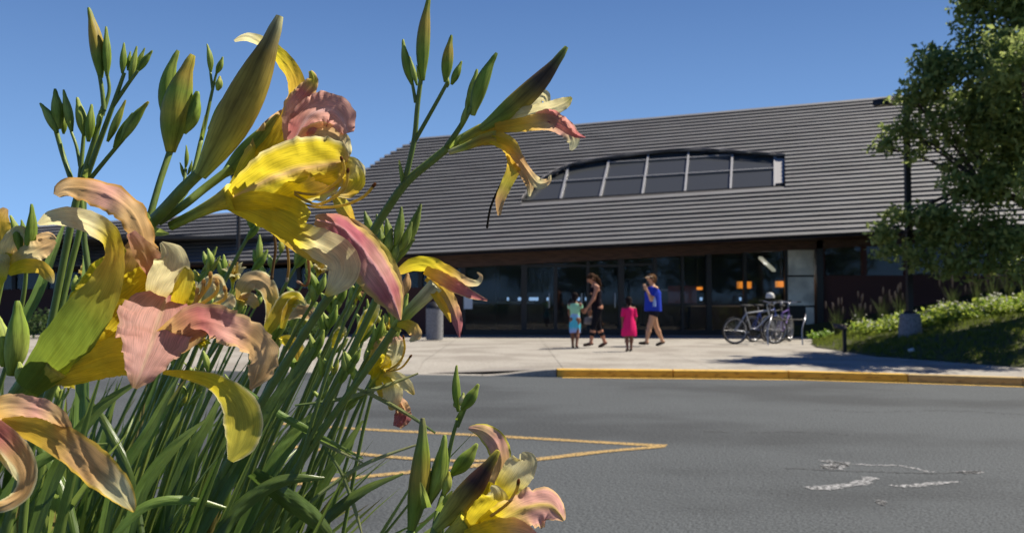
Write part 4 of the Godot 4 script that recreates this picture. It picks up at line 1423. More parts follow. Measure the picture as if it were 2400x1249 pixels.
func hair(J: Dictionary, col: Color, tail: Array, called := "hair") -> void:
	var s := Shape.new()
	var hc: Vector3 = J.hc; var hh: float = J.hh; var hu: Vector3 = J.hu; var hf: Vector3 = J.hf
	var b := [[hc + hu * hh * 0.36 - hf * hh * 0.2, hc + hu * hh * 0.42 + hf * hh * 0.12, hh * 0.8, hh * 0.7], [hc - hf * hh * 0.3 + hu * hh * 0.2, hc - hf * hh * 0.34 - hu * hh * 0.45, hh * 0.68, hh * 0.5]]
	for sx in [1, -1]:
		b.append([hc + Vector3(sx * hh * 0.5, 0, 0) + hu * hh * 0.3 + hf * hh * 0.1, hc + Vector3(sx * hh * 0.6, 0, 0) - hu * hh * 0.4 - hf * hh * 0.25, hh * 0.3, hh * 0.2])
	var prev = null
	for q in tail:
		var p: Vector3 = hc + hu * q[1] * hh + hf * q[0] * hh
		if prev != null: b.append([prev[0], p, prev[1], q[2] * hh])
		prev = [p, q[2] * hh]
	flesh(s, b, 0.012, 0.009, col)
	put(s, called, M.cloth, J.node, true)

func torso_cloth(J: Dictionary, called: String, list: Array, col: Variant, folds := 0.03) -> Shape:   # list: [along 0 pelvis..1 neck, rx, rz, colour?]
	var s := Shape.new()
	var r := []
	for q in list:
		r.append([J.pel + J.up * (q[0] * 0.305 * J.H) + J.fwd * (0.004 * J.H), q[1] * J.H, q[2] * J.H, q[3] if q.size() > 3 else col])
	s.rings(r, 26, Color.WHITE, folds, 5.0)
	return s

func legs_cloth(J: Dictionary, s: Shape, upto: float, grow: float, col: Color) -> void:   # upto 1 knee, 2 ankle
	for i in 2:
		var pts := []; var rad := []
		var n := int(upto * 6) + 1
		for k in n + 1:
			var f := upto * k / n
			var p: Vector3 = J.hip[i].lerp(J.knee[i], minf(f, 1.0)) if f <= 1.0 else J.knee[i].lerp(J.ankle[i], f - 1.0)
			pts.append(p)
			rad.append((lerpf(0.062, 0.038, f) if f <= 1.0 else lerpf(0.038, 0.03, f - 1.0)) * J.H * grow)
		s.tube(pts, rad, 12, [col], 0, false)

func shoes(J: Dictionary, col: Color) -> void:
	for i in 2:
		var s := Shape.new()
		var a: Vector3 = J.ankle[i] - Vector3(0, 0.016, 0.022) * J.H; var b: Vector3 = J.toe[i]
		var m := a.lerp(b, 0.55)
		s.tube([a + Vector3(0, 0, -0.012) * J.H, a, m, b, b + (b - a).normalized() * 0.014 * J.H], [0.012 * J.H, 0.021 * J.H, 0.024 * J.H, 0.02 * J.H, 0.008 * J.H], 10, [col])
		put(s, "shoe", M.cloth, J.node, true)

func people() -> void:
	rng.seed = 9
	# girl in mint and turquoise
	var p := ground(1348, 817, PLAZA)
	var J := figure("girl in a mint top and turquoise skirt, leftmost of the four walking people", p, deg_to_rad(165), 1.2, {"hip": [0.12, -0.16], "knee": [0.05, 0.2], "arm": [0.35, 0.75], "elbow": [0.5, 0.75], "out": [0.12, 0.2], "head": 0.1, "width": 0.1}, L(120, 82, 62), 1.16)
	put(torso_cloth(J, "top", [[0.98, 0.05, 0.045], [0.93, 0.11, 0.062], [0.78, 0.108, 0.074], [0.55, 0.092, 0.07], [0.3, 0.088, 0.068], [0.22, 0.09, 0.07]], L(150, 205, 170)), "top", M.cloth, J.node, true)
	var s := Shape.new()
	for i in 2: s.tube([J.sho[i] + Vector3(0, 0.005, 0), J.sho[i].lerp(J.elb[i], 0.45)], [0.046, 0.044], 12, [L(150, 205, 170)], 0, false)
	put(s, "sleeves", M.cloth, J.node, true)
	put(torso_cloth(J, "skirt", [[0.34, 0.084, 0.068, L(150, 165, 215)], [0.15, 0.092, 0.075, L(120, 180, 215)], [-0.1, 0.1, 0.08, L(85, 185, 205)], [-0.45, 0.108, 0.088, L(80, 180, 205)], [-0.68, 0.104, 0.085, L(140, 170, 215)], [-0.82, 0.1, 0.082, L(150, 165, 215)]], L(80, 180, 205), 0.06), "skirt", M.cloth, J.node, true)
	hair(J, Color(0.012, 0.009, 0.008), [[-0.5, 0.3, 0.5], [-0.75, -0.5, 0.42], [-0.7, -1.2, 0.25]])
	shoes(J, Color(0.05, 0.03, 0.03))
	# woman in black, stooping a little
	p = ground(1401, 815, PLAZA)
	J = figure("long-haired woman in black tank top and leggings, walking with bowed head", p, deg_to_rad(-82), 1.66, {"lean": 0.12, "hip": [0.28, -0.1], "knee": [0.1, 0.28], "arm": [0.32, -0.02], "elbow": [0.3, 0.28], "out": [0.08, 0.1], "head": 0.42, "bust": 1.0, "foot": [0.05, -0.3]}, L(176, 124, 98))
	s = torso_cloth(J, "tank_top", [[0.9, 0.07, 0.058], [0.84, 0.086, 0.07], [0.7, 0.1, 0.09], [0.5, 0.088, 0.068], [0.3, 0.086, 0.066], [0.05, 0.104, 0.078], [-0.12, 0.108, 0.08]], Color(0.012, 0.011, 0.012))
	for i in 2: s.tube([J.neck + J.up * 0.005 + (J.sho[i] - J.neck) * 0.5 + J.fwd * 0.05, J.neck + J.up * 0.02 + (J.sho[i] - J.neck) * 0.5, J.neck + (J.sho[i] - J.neck) * 0.45 - J.fwd * 0.06 - J.up * 0.06], [0.02, 0.02, 0.02], 6, [Color(0.012, 0.011, 0.012)])
	put(s, "tank_top", M.cloth, J.node, true)
	s = torso_cloth(J, "leggings", [[0.28, 0.084, 0.066], [0.05, 0.1, 0.075], [-0.1, 0.102, 0.076], [-0.2, 0.09, 0.07]], Color(0.014, 0.013, 0.016), 0.0)
	legs_cloth(J, s, 1.62, 1.06, Color(0.014, 0.013, 0.016))
	put(s, "leggings", M.cloth, J.node, true)
	hair(J, Color(0.05, 0.026, 0.015), [[-0.5, 0.4, 0.5], [-1.0, -0.2, 0.4], [-1.15, -1.1, 0.36], [-1.0, -2.0, 0.24], [-0.8, -2.7, 0.1]])
	shoes(J, Color(0.06, 0.035, 0.028))
	var hp: Vector3 = J.node.transform * (J.wri[1] + J.hnd[1] * 0.1)
	var bag := thing("handbag", "small grey bag held in the hand of the woman in black", "bag", hp)
	s = Shape.new()
	s.rings([[hp + Vector3(0, -0.06, 0), 0.06, 0.03], [hp + Vector3(0, -0.075, 0), 0.11, 0.05], [hp + Vector3(0, -0.19, 0), 0.13, 0.06], [hp + Vector3(0, -0.23, 0), 0.11, 0.05], [hp + Vector3(0, -0.235, 0), 0.01, 0.01]], 16, L(130, 122, 122), 0.05, 4.0, true)
	put(s, "pouch", M.cloth, bag)
	s = Shape.new()
	s.tube(curve([hp + Vector3(-0.07, -0.08, 0), hp + Vector3(-0.04, -0.01, 0), hp + Vector3(0.0, 0.01, 0), hp + Vector3(0.04, -0.01, 0), hp + Vector3(0.07, -0.08, 0)], 12), [.007, .007, .007, .007, .007, .007, .007, .007, .007, .007, .007, .007], 6, [L(90, 84, 84)])
	put(s, "strap", M.cloth, bag)
	# girl in pink
	p = ground(1475, 824, PLAZA)
	J = figure("girl in a bright pink dress seen from behind, smallest of the four walking people", p, deg_to_rad(186), 1.1, {"hip": [-0.1, 0.14], "knee": [0.12, 0.06], "arm": [-0.1, 0.1], "elbow": [0.12, 0.2], "out": [0.2, 0.2], "head": 0.2, "width": 0.1}, L(122, 80, 62), 1.18)
	put(torso_cloth(J, "dress", [[0.97, 0.05, 0.045], [0.92, 0.115, 0.066], [0.75, 0.112, 0.08], [0.5, 0.098, 0.078], [0.3, 0.1, 0.08], [0.0, 0.125, 0.1], [-0.4, 0.142, 0.115], [-0.62, 0.145, 0.12], [-0.8, 0.14, 0.115]], L(225, 42, 105), 0.07), "dress", M.cloth, J.node, true)
	s = Shape.new()
	for i in 2: s.tube([J.sho[i] + Vector3(0, 0.004, 0), J.sho[i].lerp(J.elb[i], 0.5), J.sho[i].lerp(J.elb[i], 0.95)], [0.045, 0.043, 0.04], 12, [L(225, 42, 105)], 0, false)
	put(s, "sleeves", M.cloth, J.node, true)
	hair(J, Color(0.012, 0.008, 0.008), [[-0.5, 0.3, 0.5], [-0.7, -0.5, 0.4], [-0.65, -1.0, 0.3]])
	shoes(J, Color(0.035, 0.02, 0.025))
	# woman in blue
	p = ground(1533, 811, PLAZA)
	J = figure("woman in a blue shirt and dark shorts, one hand raised to her face", p, deg_to_rad(-78), 1.68, {"lean": 0.03, "hip": [0.34, -0.22], "knee": [0.12, 0.2], "arm": [0.42, -0.62], "elbow": [2.25, 0.75], "out": [0.05, 0.35], "head": 0.1, "bust": 1.0, "foot": [0.25, -0.15]}, L(200, 152, 118))
	put(torso_cloth(J, "shirt", [[0.99, 0.045, 0.043], [0.94, 0.1, 0.06], [0.86, 0.118, 0.076], [0.7, 0.122, 0.112], [0.45, 0.12, 0.112], [0.2, 0.122, 0.116], [0.0, 0.126, 0.12], [-0.14, 0.126, 0.12]], L(44, 66, 175), 0.06), "shirt", M.cloth, J.node, true)
	s = Shape.new()
	for i in 2: s.tube([J.sho[i] + Vector3(0, 0.008, 0), J.sho[i].lerp(J.elb[i], 0.35), J.sho[i].lerp(J.elb[i], 0.7)], [0.062, 0.062, 0.064], 12, [L(44, 66, 175)], 0, false)
	put(s, "sleeves", M.cloth, J.node, true)
	s = Shape.new()
	s.rings([[J.pel + J.up * 0.2 * 1.68 + Vector3(0.115 * 1.0, 0, 0.03) * 1.68, 0.004, 0.03], [J.pel + Vector3(0.122, 0.02, 0.035) * 1.68, 0.004, 0.04]], 8, L(150, 175, 225))
	put(s, "side_panel", M.cloth, J.node, true)
	s = torso_cloth(J, "shorts", [[0.15, 0.09, 0.072], [0.0, 0.104, 0.08], [-0.12, 0.104, 0.08], [-0.24, 0.094, 0.075]], Color(0.02, 0.02, 0.03), 0.0)
	legs_cloth(J, s, 0.42, 1.15, Color(0.02, 0.02, 0.03))
	put(s, "shorts", M.cloth, J.node, true)
	hair(J, Color(0.11, 0.055, 0.025), [[-0.5, 0.35, 0.5], [-0.85, 0.0, 0.34], [-0.95, -0.45, 0.2]])
	s = Shape.new()
	s.rings([[J.hc + J.hu * J.hh * 0.72 + J.hf * J.hh * 0.05, J.hh * 0.74, J.hh * 0.84], [J.hc + J.hu * J.hh * 0.5 + J.hf * J.hh * 0.08, J.hh * 0.82, J.hh * 0.92]], 18, L(225, 190, 150))
	s.rings([[J.hc + J.hu * J.hh * 0.52 + J.hf * J.hh * 0.5, J.hh * 0.6, J.hh * 0.5], [J.hc + J.hu * J.hh * 0.46 + J.hf * J.hh * 0.85, J.hh * 0.62, J.hh * 0.72]], 16, L(225, 190, 150), 0, 5, true)
	put(s, "sun_visor", M.cloth, J.node, true)
	shoes(J, Color(0.05, 0.04, 0.035))

# ---------------------------------------------------------------- daylilies
const BED := 0.42
const Y := Color(0.92, 0.76, 0.05)        # yellow of the throat
const YB := Color(0.86, 0.7, 0.04)
const CR := Color(0.94, 0.86, 0.48)        # cream
const PE := Color(0.88, 0.6, 0.3)        # peach
const PK := Color(0.86, 0.47, 0.4)        # pink
const RO := Color(0.62, 0.22, 0.22)         # deep rose
const TN := Color(0.72, 0.45, 0.2)         # withering tan
const GO := Color(0.92, 0.62, 0.08)        # gold
const OL := Color(0.7, 0.62, 0.09)        # olive
const GN := Color(0.3, 0.42, 0.06)         # green
const GL := Color(0.5, 0.6, 0.13)         # light green
const BZ := Color(0.55, 0.42, 0.07)       # bronze

var crimp := FastNoiseLite.new()

# one petal: rows of [px, py, distance, width in px, twist in degrees]; its colours run from the throat to the tip
func petal(parent: Node, rows: Array, cols: Array, o := {}) -> MeshInstance3D:
	var s := Shape.new()
	var n: int = o.get("n", 40)
	var m := 18
	var cup: float = o.get("cup", 0.18); var ruf: float = o.get("ruf", 0.03); var ph := rng.randf() * TAU
	var edge: Color = o.get("edge", cols[cols.size() - 1]); var rib: Color = o.get("rib", cols[0])
	var tilt: float = o.get("tilt", 0.0)
	var edge_w: float = o.get("edge_w", 0.0); var rib_w: float = o.get("rib_w", 0.0)
	var pts := spline(rows, n)
	var ctr := []
	for r in pts: ctr.append(at(r[0], r[1], r[2]))
	var prev := []
	var run := 0.0
	for i in n:
		var t: Vector3 = (ctr[mini(i + 1, n - 1)] - ctr[maxi(i - 1, 0)]).normalized()
		if i: run += ctr[i].distance_to(ctr[i - 1])
		var vw: Vector3 = (ctr[i] - EYE).normalized()
		var side := t.cross(vw)
		side = side.normalized() if side.length() > 0.05 else Vector3.RIGHT
		side = side.rotated(t, deg_to_rad((pts[i][4] if pts[i].size() > 4 else 0.0) + tilt * smoothstep(0.0, 0.35, float(i) / (n - 1))))
		var nor := side.cross(t).normalized()
		if nor.dot(vw) > 0 and absf(pts[i][4] if pts[i].size() > 4 else 0.0) < 89: nor = -nor
		var w: float = maxf(pts[i][3], 2.0) / FPX * pts[i][2] * 0.5
		var f := float(i) / (n - 1)
		var cf := f * (cols.size() - 1)
		var base: Color = cols[int(cf)].lerp(cols[mini(int(cf) + 1, cols.size() - 1)], cf - int(cf))
		var row := []
		for k in m + 1:
			var u := (float(k) / m) * 2.0 - 1.0
			var au := absf(u)
			var wave := crimp.get_noise_2d(run * 900.0, ph * 50.0 + signf(u) * 40.0) * 2.2 + crimp.get_noise_2d(run * 2600.0, ph * 90.0 + signf(u) * 70.0) * 1.1
			var buckle := crimp.get_noise_2d(run * 420.0 + u * 9.0, ph * 30.0) * 0.16
			var off := cup * (0.45 * u * u + 0.45 * au) * w - 0.09 * w * exp(-au / 0.1) + buckle * w * smoothstep(0.05, 0.3, f) + ruf * w * wave * au * au * au * smoothstep(0.0, 0.3, f) * 2.0
			var p: Vector3 = ctr[i] + side * u * w * (1.0 + (0.05 + 0.5 * ruf) * crimp.get_noise_2d(run * 1500.0, ph * 20.0 + signf(u) * 90.0) * au) + nor * off
			var c := base
			if edge_w > 0.0: c = c.lerp(edge, smoothstep(1.0 - edge_w, 1.0 - edge_w * 0.35, au) * smoothstep(0.1, 0.45, f))
			if rib_w > 0.0: c = c.lerp(rib, exp(-u * u / (rib_w * rib_w)) * 0.85)
			c = c * (1.0 + 0.05 * sin(u * 31.0 + ph) + 0.035 * sin(u * 67.0 + ph * 3.0) + 0.03 * sin(run * 150.0 + u * 4.0))
			row.append(s.pt(p, c, Vector2(u * 0.5 + ph, f + ph * 0.37)))
		if i:
			for k in m: s.quad(prev[k], prev[k + 1], row[k + 1], row[k])
		prev = row
	return put(s, o.get("name", "petal"), M[o.get("mat", "petal")], parent)

func flower_node(plant: Node, rows: Array, cols: Array) -> MeshInstance3D:     # the tube at a flower's foot; petals hang on it
	var s := Shape.new()
	var p := []; var r := []
	for q in spline(rows, 10):
		p.append(at(q[0], q[1], q[2])); r.append(q[3] / FPX * q[2] * 0.5)
	s.tube(p, r, 12, cols, 0.06)
	return put(s, "flower", M.bud, plant)

func stamen(parent: Node, rows: Array, col := Color(0.8, 0.62, 0.15), tip := Color(0.35, 0.16, 0.05)) -> void:
	var s := Shape.new()
	var p := []; var r := []
	var pts := spline(rows, 14)
	for q in pts:
		p.append(at(q[0], q[1], q[2])); r.append(0.0011)
	s.tube(p, r, 6, [col])
	var e: Vector3 = p[13]; var d: Vector3 = (p[13] - p[12]).normalized()
	s.tube([e - d * 0.002, e, e + d * 0.002], [0.001, 0.0014, 0.0008], 6, [tip])
	put(s, "stamen", M.petal, parent)

func bud(parent: Node, bx: float, by: float, tx: float, ty: float, w: float, d: float, cols: Array, o := {}) -> void:
	var s := Shape.new()
	var p := []; var r := []
	var a := at(bx, by, d); var b := at(tx, ty, d + o.get("dd", 0.0))
	var bow: float = o.get("bow", 0.04)
	var sd := (b - a).cross(Vector3.BACK).normalized() * a.distance_to(b) * bow
	var prof := [0.34, 0.5, 0.68, 0.84, 0.95, 1.0, 1.0, 0.96, 0.88, 0.76, 0.6, 0.44, 0.36, 0.2]
	for i in 14:
		var f := i / 13.0
		p.append(a.lerp(b, f) + sd * 4.0 * f * (1.0 - f)); r.append(prof[i] * w / FPX * d * 0.5)
	s.tube(p, r, 24, cols, 0.07)
	put(s, "bud", M.bud, parent)

func stem(parent: Node, rows: Array, o := {}) -> void:      # rows of [px, py, d, width px] from the top down
	var s := Shape.new()
	var p := []; var r := []
	var pts := spline(rows, maxi(10, rows.size() * 5))
	for q in pts:
		p.append(at(q[0], q[1], q[2])); r.append(q[3] / FPX * q[2] * 0.42)
	if o.get("root", false):
		var e: Vector3 = p[p.size() - 1]; var dir: Vector3 = (e - p[p.size() - 5]).normalized()
		var foot: Vector3 = parent.position
		var ex := curve([e, e + dir * (e.y - BED) * 0.45, Vector3(foot.x, BED + 0.1, foot.z), Vector3(foot.x, BED - 0.03, foot.z)], 14)
		var last: float = r[r.size() - 1]
		for i in range(1, 14):
			p.append(ex[i]); r.append(last * (1.0 + 0.25 * i / 13.0))
	var c0: Color = o.get("c0", Color(0.26, 0.35, 0.07)); var c1: Color = o.get("c1", Color(0.17, 0.25, 0.06))
	s.tube(p, r, 10, [c0, c1])
	# small bracts where the branches leave
	put(s, "scape" if o.get("root", false) else "branch", M.stem, parent)

func bract(parent: Node, x: float, y: float, tx: float, ty: float, w: float, d: float) -> void:
	petal(parent, [[x, y, d, w], [lerpf(x, tx, 0.5), lerpf(y, ty, 0.5), d - 0.003, w * 0.8], [tx, ty, d, 3]], [GN, GL, Color(0.3, 0.36, 0.1)], {"n": 8, "ruf": 0.0, "cup": 0.4, "name": "bract"})

func lily(label: String, px: float, d: float, category := "daylily") -> Node3D:     # rooted in the bed below pixel column px
	return thing("daylily", label, category, Vector3((px - 1200.0) / FPX * d, BED - 0.02, -d), "daylilies flowering in the bed")

func strap(parent: Node, base: Vector3, az: float, lean: float, length: float, w: float, droop: float, col: Color) -> void:
	var s := Shape.new()
	var n := 15
	var dir := Vector3(cos(az), 0, sin(az))
	var p := base
	var ang := lean
	var prev := []
	var tw := rng.randf_range(-0.6, 0.6)
	for i in n:
		var f := i / (n - 1.0)
		var t := dir * sin(ang) + Vector3.UP * cos(ang)
		var sd := Vector3(-dir.z, 0, dir.x).rotated(t, tw * f)
		var nr := sd.cross(t)
		var hw := w * 0.5 * (0.75 + 0.5 * f if f < 0.4 else 0.95) * pow(1.0 - pow(f, 3.2), 0.75)
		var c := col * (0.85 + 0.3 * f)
		if f > 0.95 and absf(tw) > 0.45: c = Color(0.34, 0.22, 0.08)
		var row := []
		for u in [-1.0, -0.45, 0.0, 0.45, 1.0]:
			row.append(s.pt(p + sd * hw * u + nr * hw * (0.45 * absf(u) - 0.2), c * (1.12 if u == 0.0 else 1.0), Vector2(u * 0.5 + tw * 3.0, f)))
		if i:
			for k in 4: s.quad(prev[k], prev[k + 1], row[k + 1], row[k])
		prev = row
		p += t * length / (n - 1)
		ang += droop * (0.4 + 1.6 * f) / n
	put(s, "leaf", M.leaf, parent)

func wild_flower(plant: Node, c: Vector3, axis: Vector3, size: float, pal: Array, wilt := 0.0) -> void:    # a smaller bloom farther back
	var f := Shape.new()
	f.tube([c - axis * size * 0.35, c - axis * size * 0.1, c + axis * size * 0.06], [size * 0.03, size * 0.05, size * 0.1], 8, [GL, Y])
	var node := put(f, "flower", M.bud, plant)
	var a := axis.cross(Vector3.UP).normalized(); var b := axis.cross(a)
	for k in 6:
		var s := Shape.new()
		var an := TAU * k / 6.0 + rng.randf_range(-0.2, 0.2)
		var out := a * cos(an) + b * sin(an)
		var open := rng.randf_range(0.75, 1.1) * (1.0 - wilt)
		var wide := (0.2 if k % 2 else 0.14) * size * (1.0 - 0.5 * wilt)
		var prev := []
		var p := c
		var ang := 0.25
		var ph := rng.randf() * TAU
		for i in 14:
			var t := i / 13.0
			var dir := axis * cos(ang) + out * sin(ang) - Vector3.UP * wilt * t
			dir = dir.normalized()
			var sd := dir.cross(out.cross(axis).cross(dir)).normalized() if false else axis.cross(out).normalized()
			var w := wide * sin(PI * pow(t * 0.93 + 0.05, 0.75))
			var row := []
			for u in [-1.0, -0.6, 0.0, 0.6, 1.0]:
				var nn := sd.cross(dir)
				var col: Color = pal[0].lerp(pal[1], smoothstep(0.15, 0.75, t))
				if absf(u) > 0.8: col = col.lerp(pal[2], 0.7)
				row.append(s.pt(p + sd * w * u + nn * w * (0.3 * u * u + 0.25 * sin(t * 16.0 + ph) * absf(u * u * u)), col))
			if i:
				for q in 4: s.quad(prev[q], prev[q + 1], row[q + 1], row[q])
			prev = row
			p += dir * size * 0.6 / 13.0
			ang += (open * 2.6) * t / 13.0 * 1.6
		put(s, "petal", M.petal, node)
	for k in 5:
		var st := Shape.new()
		var an := TAU * k / 5.0
		var o := (a * cos(an) + b * sin(an)) * size * 0.12
		st.tube([c, c + axis * size * 0.25 + o * 0.6, c + axis * size * 0.45 + o + Vector3.UP * size * 0.08], [0.0012, 0.001, 0.001], 5, [Color(0.75, 0.6, 0.2)])
		put(st, "stamen", M.petal, node)

func planting_bed() -> void:
	var s := Shape.new()
	var id := []
	for i in 41:
		for j in 41:
			var x := lerpf(-3.4, 1.3, i / 40.0); var z := lerpf(-3.0, 0.5, j / 40.0)
			var d := minf(minf(x + 3.3, 1.2 - x), minf(z + 2.9, 0.4 - z))
			id.append(s.pt(Vector3(x, -0.02 + BED * smoothstep(0.0, 0.75, d) + 0.015 * sin(x * 9.0) * cos(z * 11.0), z)))
	for i in 40:
		for j in 40:
			s.quad(id[i * 41 + j], id[i * 41 + j + 1], id[(i + 1) * 41 + j + 1], id[(i + 1) * 41 + j])
	structure(put(s, "planting_bed", M.soil))

func daylilies() -> void:
	crimp.seed = 4; crimp.frequency = 0.12; crimp.fractal_octaves = 2
	planting_bed()
	rng.seed = 101
	big_flower()
	left_flower()
	sky_scapes()
	lower_flowers()
	rng.seed = 303
	far_flowers()
	rng.seed = 404
	slim_scapes()
	rng.seed = 202
	leaf_clumps()

func big_flower() -> void:
	var p := lily("daylily with the biggest open yellow and pink flower and a long bronze bud", 150, 0.7)
	stem(p, [[400, 480, .67, 26], [345, 530, .68, 28], [250, 660, .69, 27], [140, 860, .7, 27], [60, 1080, .71, 27], [10, 1249, .71, 28]], {"root": true})
	stem(p, [[470, 402, .66, 30], [430, 440, .66, 32], [385, 490, .665, 34], [345, 530, .68, 34]])
	stem(p, [[398, 352, .7, 18], [372, 430, .69, 18], [345, 525, .68, 20]])
	stem(p, [[540, 395, .7, 26], [480, 440, .69, 24], [430, 480, .68, 24], [370, 520, .68, 24]])
	stem(p, [[470, 330, .74, 13], [440, 440, .72, 13], [390, 500, .69, 14]])
	stem(p, [[434, 395, .74, 8], [428, 440, .73, 9], [410, 490, .7, 10]])
	bract(p, 350, 535, 330, 480, 22, .66); bract(p, 345, 540, 395, 548, 24, .66); bract(p, 470, 330, 480, 270, 10, .74)
	# buds
	bud(p, 468, 412, 655, 38, 88, .655, [GL, OL, BZ, BZ, Color(0.36, 0.26, 0.06), Color(0.7, 0.68, 0.35)], {"bow": 0.035})
	bud(p, 490, 305, 562, 182, 34, .72, [GL, GN, GN, GL])
	bud(p, 520, 412, 652, 268, 48, .71, [GL, GN, GN, OL])
	bud(p, 398, 356, 450, 128, 66, .7, [OL, GN, OL, GN, BZ, OL], {"bow": -0.05})
	bud(p, 400, 300, 416, 118, 40, .715, [GN, GN, GN, GL], {"bow": -0.1})
	bud(p, 428, 312, 462, 214, 42, .705, [GL, GN, GN])
	bud(p, 492, 170, 484, 103, 15, .745, [GN, GL]); bud(p, 506, 172, 521, 133, 15, .745, [GN, GL]); bud(p, 508, 212, 514, 178, 17, .745, [GL, GL, OL])
	stem(p, [[506, 172, .745, 6], [498, 205, .745, 8], [484, 270, .742, 10], [470, 330, .74, 12]]); stem(p, [[492, 170, .745, 7], [497, 210, .745, 8]])
	bud(p, 433, 395, 435, 340, 10, .74, [GN, GL]); bud(p, 428, 415, 420, 380, 8, .74, [GN, GL]); bud(p, 438, 410, 449, 376, 8, .74, [GN, GL])
	# the flower
	var f := flower_node(p, [[400, 530, .68, 22], [460, 500, .672, 26], [515, 474, .665, 40], [548, 462, .66, 66]], [GN, GL, OL, Y])
	var warm := {"cup": 0.28, "ruf": 0.06, "edge": PE, "edge_w": 0.25}
	petal(f, [[548, 452, .69, 30], [610, 385, .7, 58], [662, 310, .705, 62], [690, 240, .705, 46], [690, 185, .7, 42], [662, 140, .7, 40], [620, 103, .705, 30], [580, 88, .71, 22], [548, 96, .712, 6]], [Y, YB, GO, GO, Y, CR, CR], {"tilt": -20, "cup": -0.3, "ruf": 0.02})
	petal(f, [[535, 462, .68, 26], [600, 405, .70, 100], [665, 345, .72, 145], [725, 312, .73, 150], [770, 300, .73, 110], [800, 305, .725, 40]], [Y, Y, Y, PE, PE, PE], {"cup": 0.3, "ruf": 0.09, "edge": PE, "edge_w": 0.3})
	petal(f, [[676, 350, .682, 14], [684, 305, .68, 46], [692, 255, .68, 58], [714, 218, .682, 46], [733, 188, .684, 26], [726, 166, .686, 8]], [PE, PK, PK, RO, OL, GL], {"cup": 0.35, "ruf": 0.16, "edge": PE, "edge_w": 0.3})
	petal(f, [[682, 352, .675, 14], [700, 308, .672, 56], [728, 268, .67, 76], [770, 256, .67, 84], [800, 276, .672, 72], [814, 312, .674, 30]], [PK, RO, PK, PK, PK, PK], {"cup": -0.35, "ruf": 0.2, "rib": Color(0.9, 0.6, 0.6), "rib_w": 0.12, "edge": Color(0.8, 0.5, 0.4), "edge_w": 0.12})
	petal(f, [[690, 350, .672, 14], [715, 320, .674, 36], [750, 304, .676, 40], [790, 318, .676, 40], [810, 350, .675, 30], [805, 378, .674, 8]], [CR, PE, PE, PE, CR, PE], {"cup": 0.4, "ruf": 0.22, "edge": CR, "edge_w": 0.3})
	petal(f, [[528, 470, .662, 24, 0], [590, 440, .652, 90, 8], [660, 410, .648, 150, 16], [730, 392, .648, 166, 20], [785, 384, .652, 128, 20], [814, 384, .658, 40, 15]], [Y, Y, Y, Y, Y, PE], {"cup": 0.2, "ruf": 0.035, "edge": CR, "edge_w": 0.15, "rib": PE, "rib_w": 0.12})
	petal(f, [[640, 470, .655, 26], [700, 440, .65, 62], [760, 415, .652, 76], [810, 395, .655, 62], [838, 400, .66, 44], [854, 414, .665, 8]], [Y, Y, PE, Y, CR, CR], {"cup": -0.32, "ruf": 0.06})
	petal(f, [[785, 402, .665, 12], [812, 402, .66, 44], [830, 420, .656, 52], [815, 445, .655, 40], [786, 458, .655, 8]], [CR, CR, Y, GO, CR], {"cup": -0.2})
	petal(f, [[530, 480, .66, 20], [585, 478, .648, 56], [640, 486, .642, 64], [690, 497, .64, 58], [722, 512, .642, 30]], [OL, Y, YB, YB, OL], {"tilt": 24, "cup": -0.35, "ruf": 0.02})
	petal(f, [[530, 482, .664, 18], [590, 496, .65, 54], [650, 522, .642, 66], [700, 552, .638, 66], [745, 575, .636, 78], [785, 600, .634, 92], [798, 635, .633, 86], [782, 668, .635, 52], [762, 692, .637, 12]], [YB, Y, Y, Y, CR, CR, CR, CR, Y], {"tilt": 24, "cup": -0.34, "ruf": 0.03})
	petal(f, [[560, 490, .672, 18], [630, 515, .664, 46], [690, 556, .658, 56], [728, 590, .655, 42], [752, 620, .655, 8]], [Y, Y, GO, GO, GO], {"cup": -0.3})
	petal(f, [[738, 516, .655, 24], [790, 528, .65, 56], [836, 570, .645, 84], [880, 630, .64, 98], [916, 690, .636, 72], [938, 750, .634, 8]], [TN, Color(0.6, 0.2, 0.24), Color(0.58, 0.18, 0.22), PK, Color(0.6, 0.2, 0.22), TN], {"tilt": 22, "cup": 0.42, "ruf": 0.09, "edge": Color(0.78, 0.56, 0.18), "edge_w": 0.34, "rib": Color(0.85, 0.45, 0.5), "rib_w": 0.1})
	petal(f, [[760, 512, .662, 10], [830, 530, .66, 30], [895, 600, .655, 40], [930, 670, .648, 30], [938, 745, .64, 6]], [OL, TN, OL, TN, TN], {"cup": -0.3, "ruf": 0.08})
	petal(f, [[780, 452, .66, 12], [800, 480, .66, 34], [815, 505, .662, 30], [832, 524, .664, 6]], [GO, OL, GO, GO], {"cup": 0.3})
	stamen(f, [[680, 470, .65], [740, 485, .645], [800, 482, .64], [850, 462, .636], [876, 434, .634]])
	stamen(f, [[690, 455, .65], [735, 478, .645], [770, 470, .64], [808, 440, .638], [815, 400, .636]])
	stamen(f, [[690, 450, .65], [740, 455, .645], [785, 430, .64], [806, 400, .638], [800, 372, .636]])
	# withered threads hanging below it
	stamen(f, [[660, 530, .67], [672, 580, .672], [676, 625, .673], [672, 655, .673]], Color(0.5, 0.35, 0.12), Color(0.75, 0.68, 0.5))
	stamen(f, [[715, 560, .67], [722, 610, .672], [724, 650, .673], [716, 670, .673], [700, 662, .673]], Color(0.5, 0.3, 0.15), Color(0.7, 0.5, 0.4))
	stamen(f, [[640, 540, .69], [645, 580, .69], [640, 620, .69], [636, 650, .69]], Color(0.3, 0.2, 0.1), Color(0.3, 0.2, 0.1))

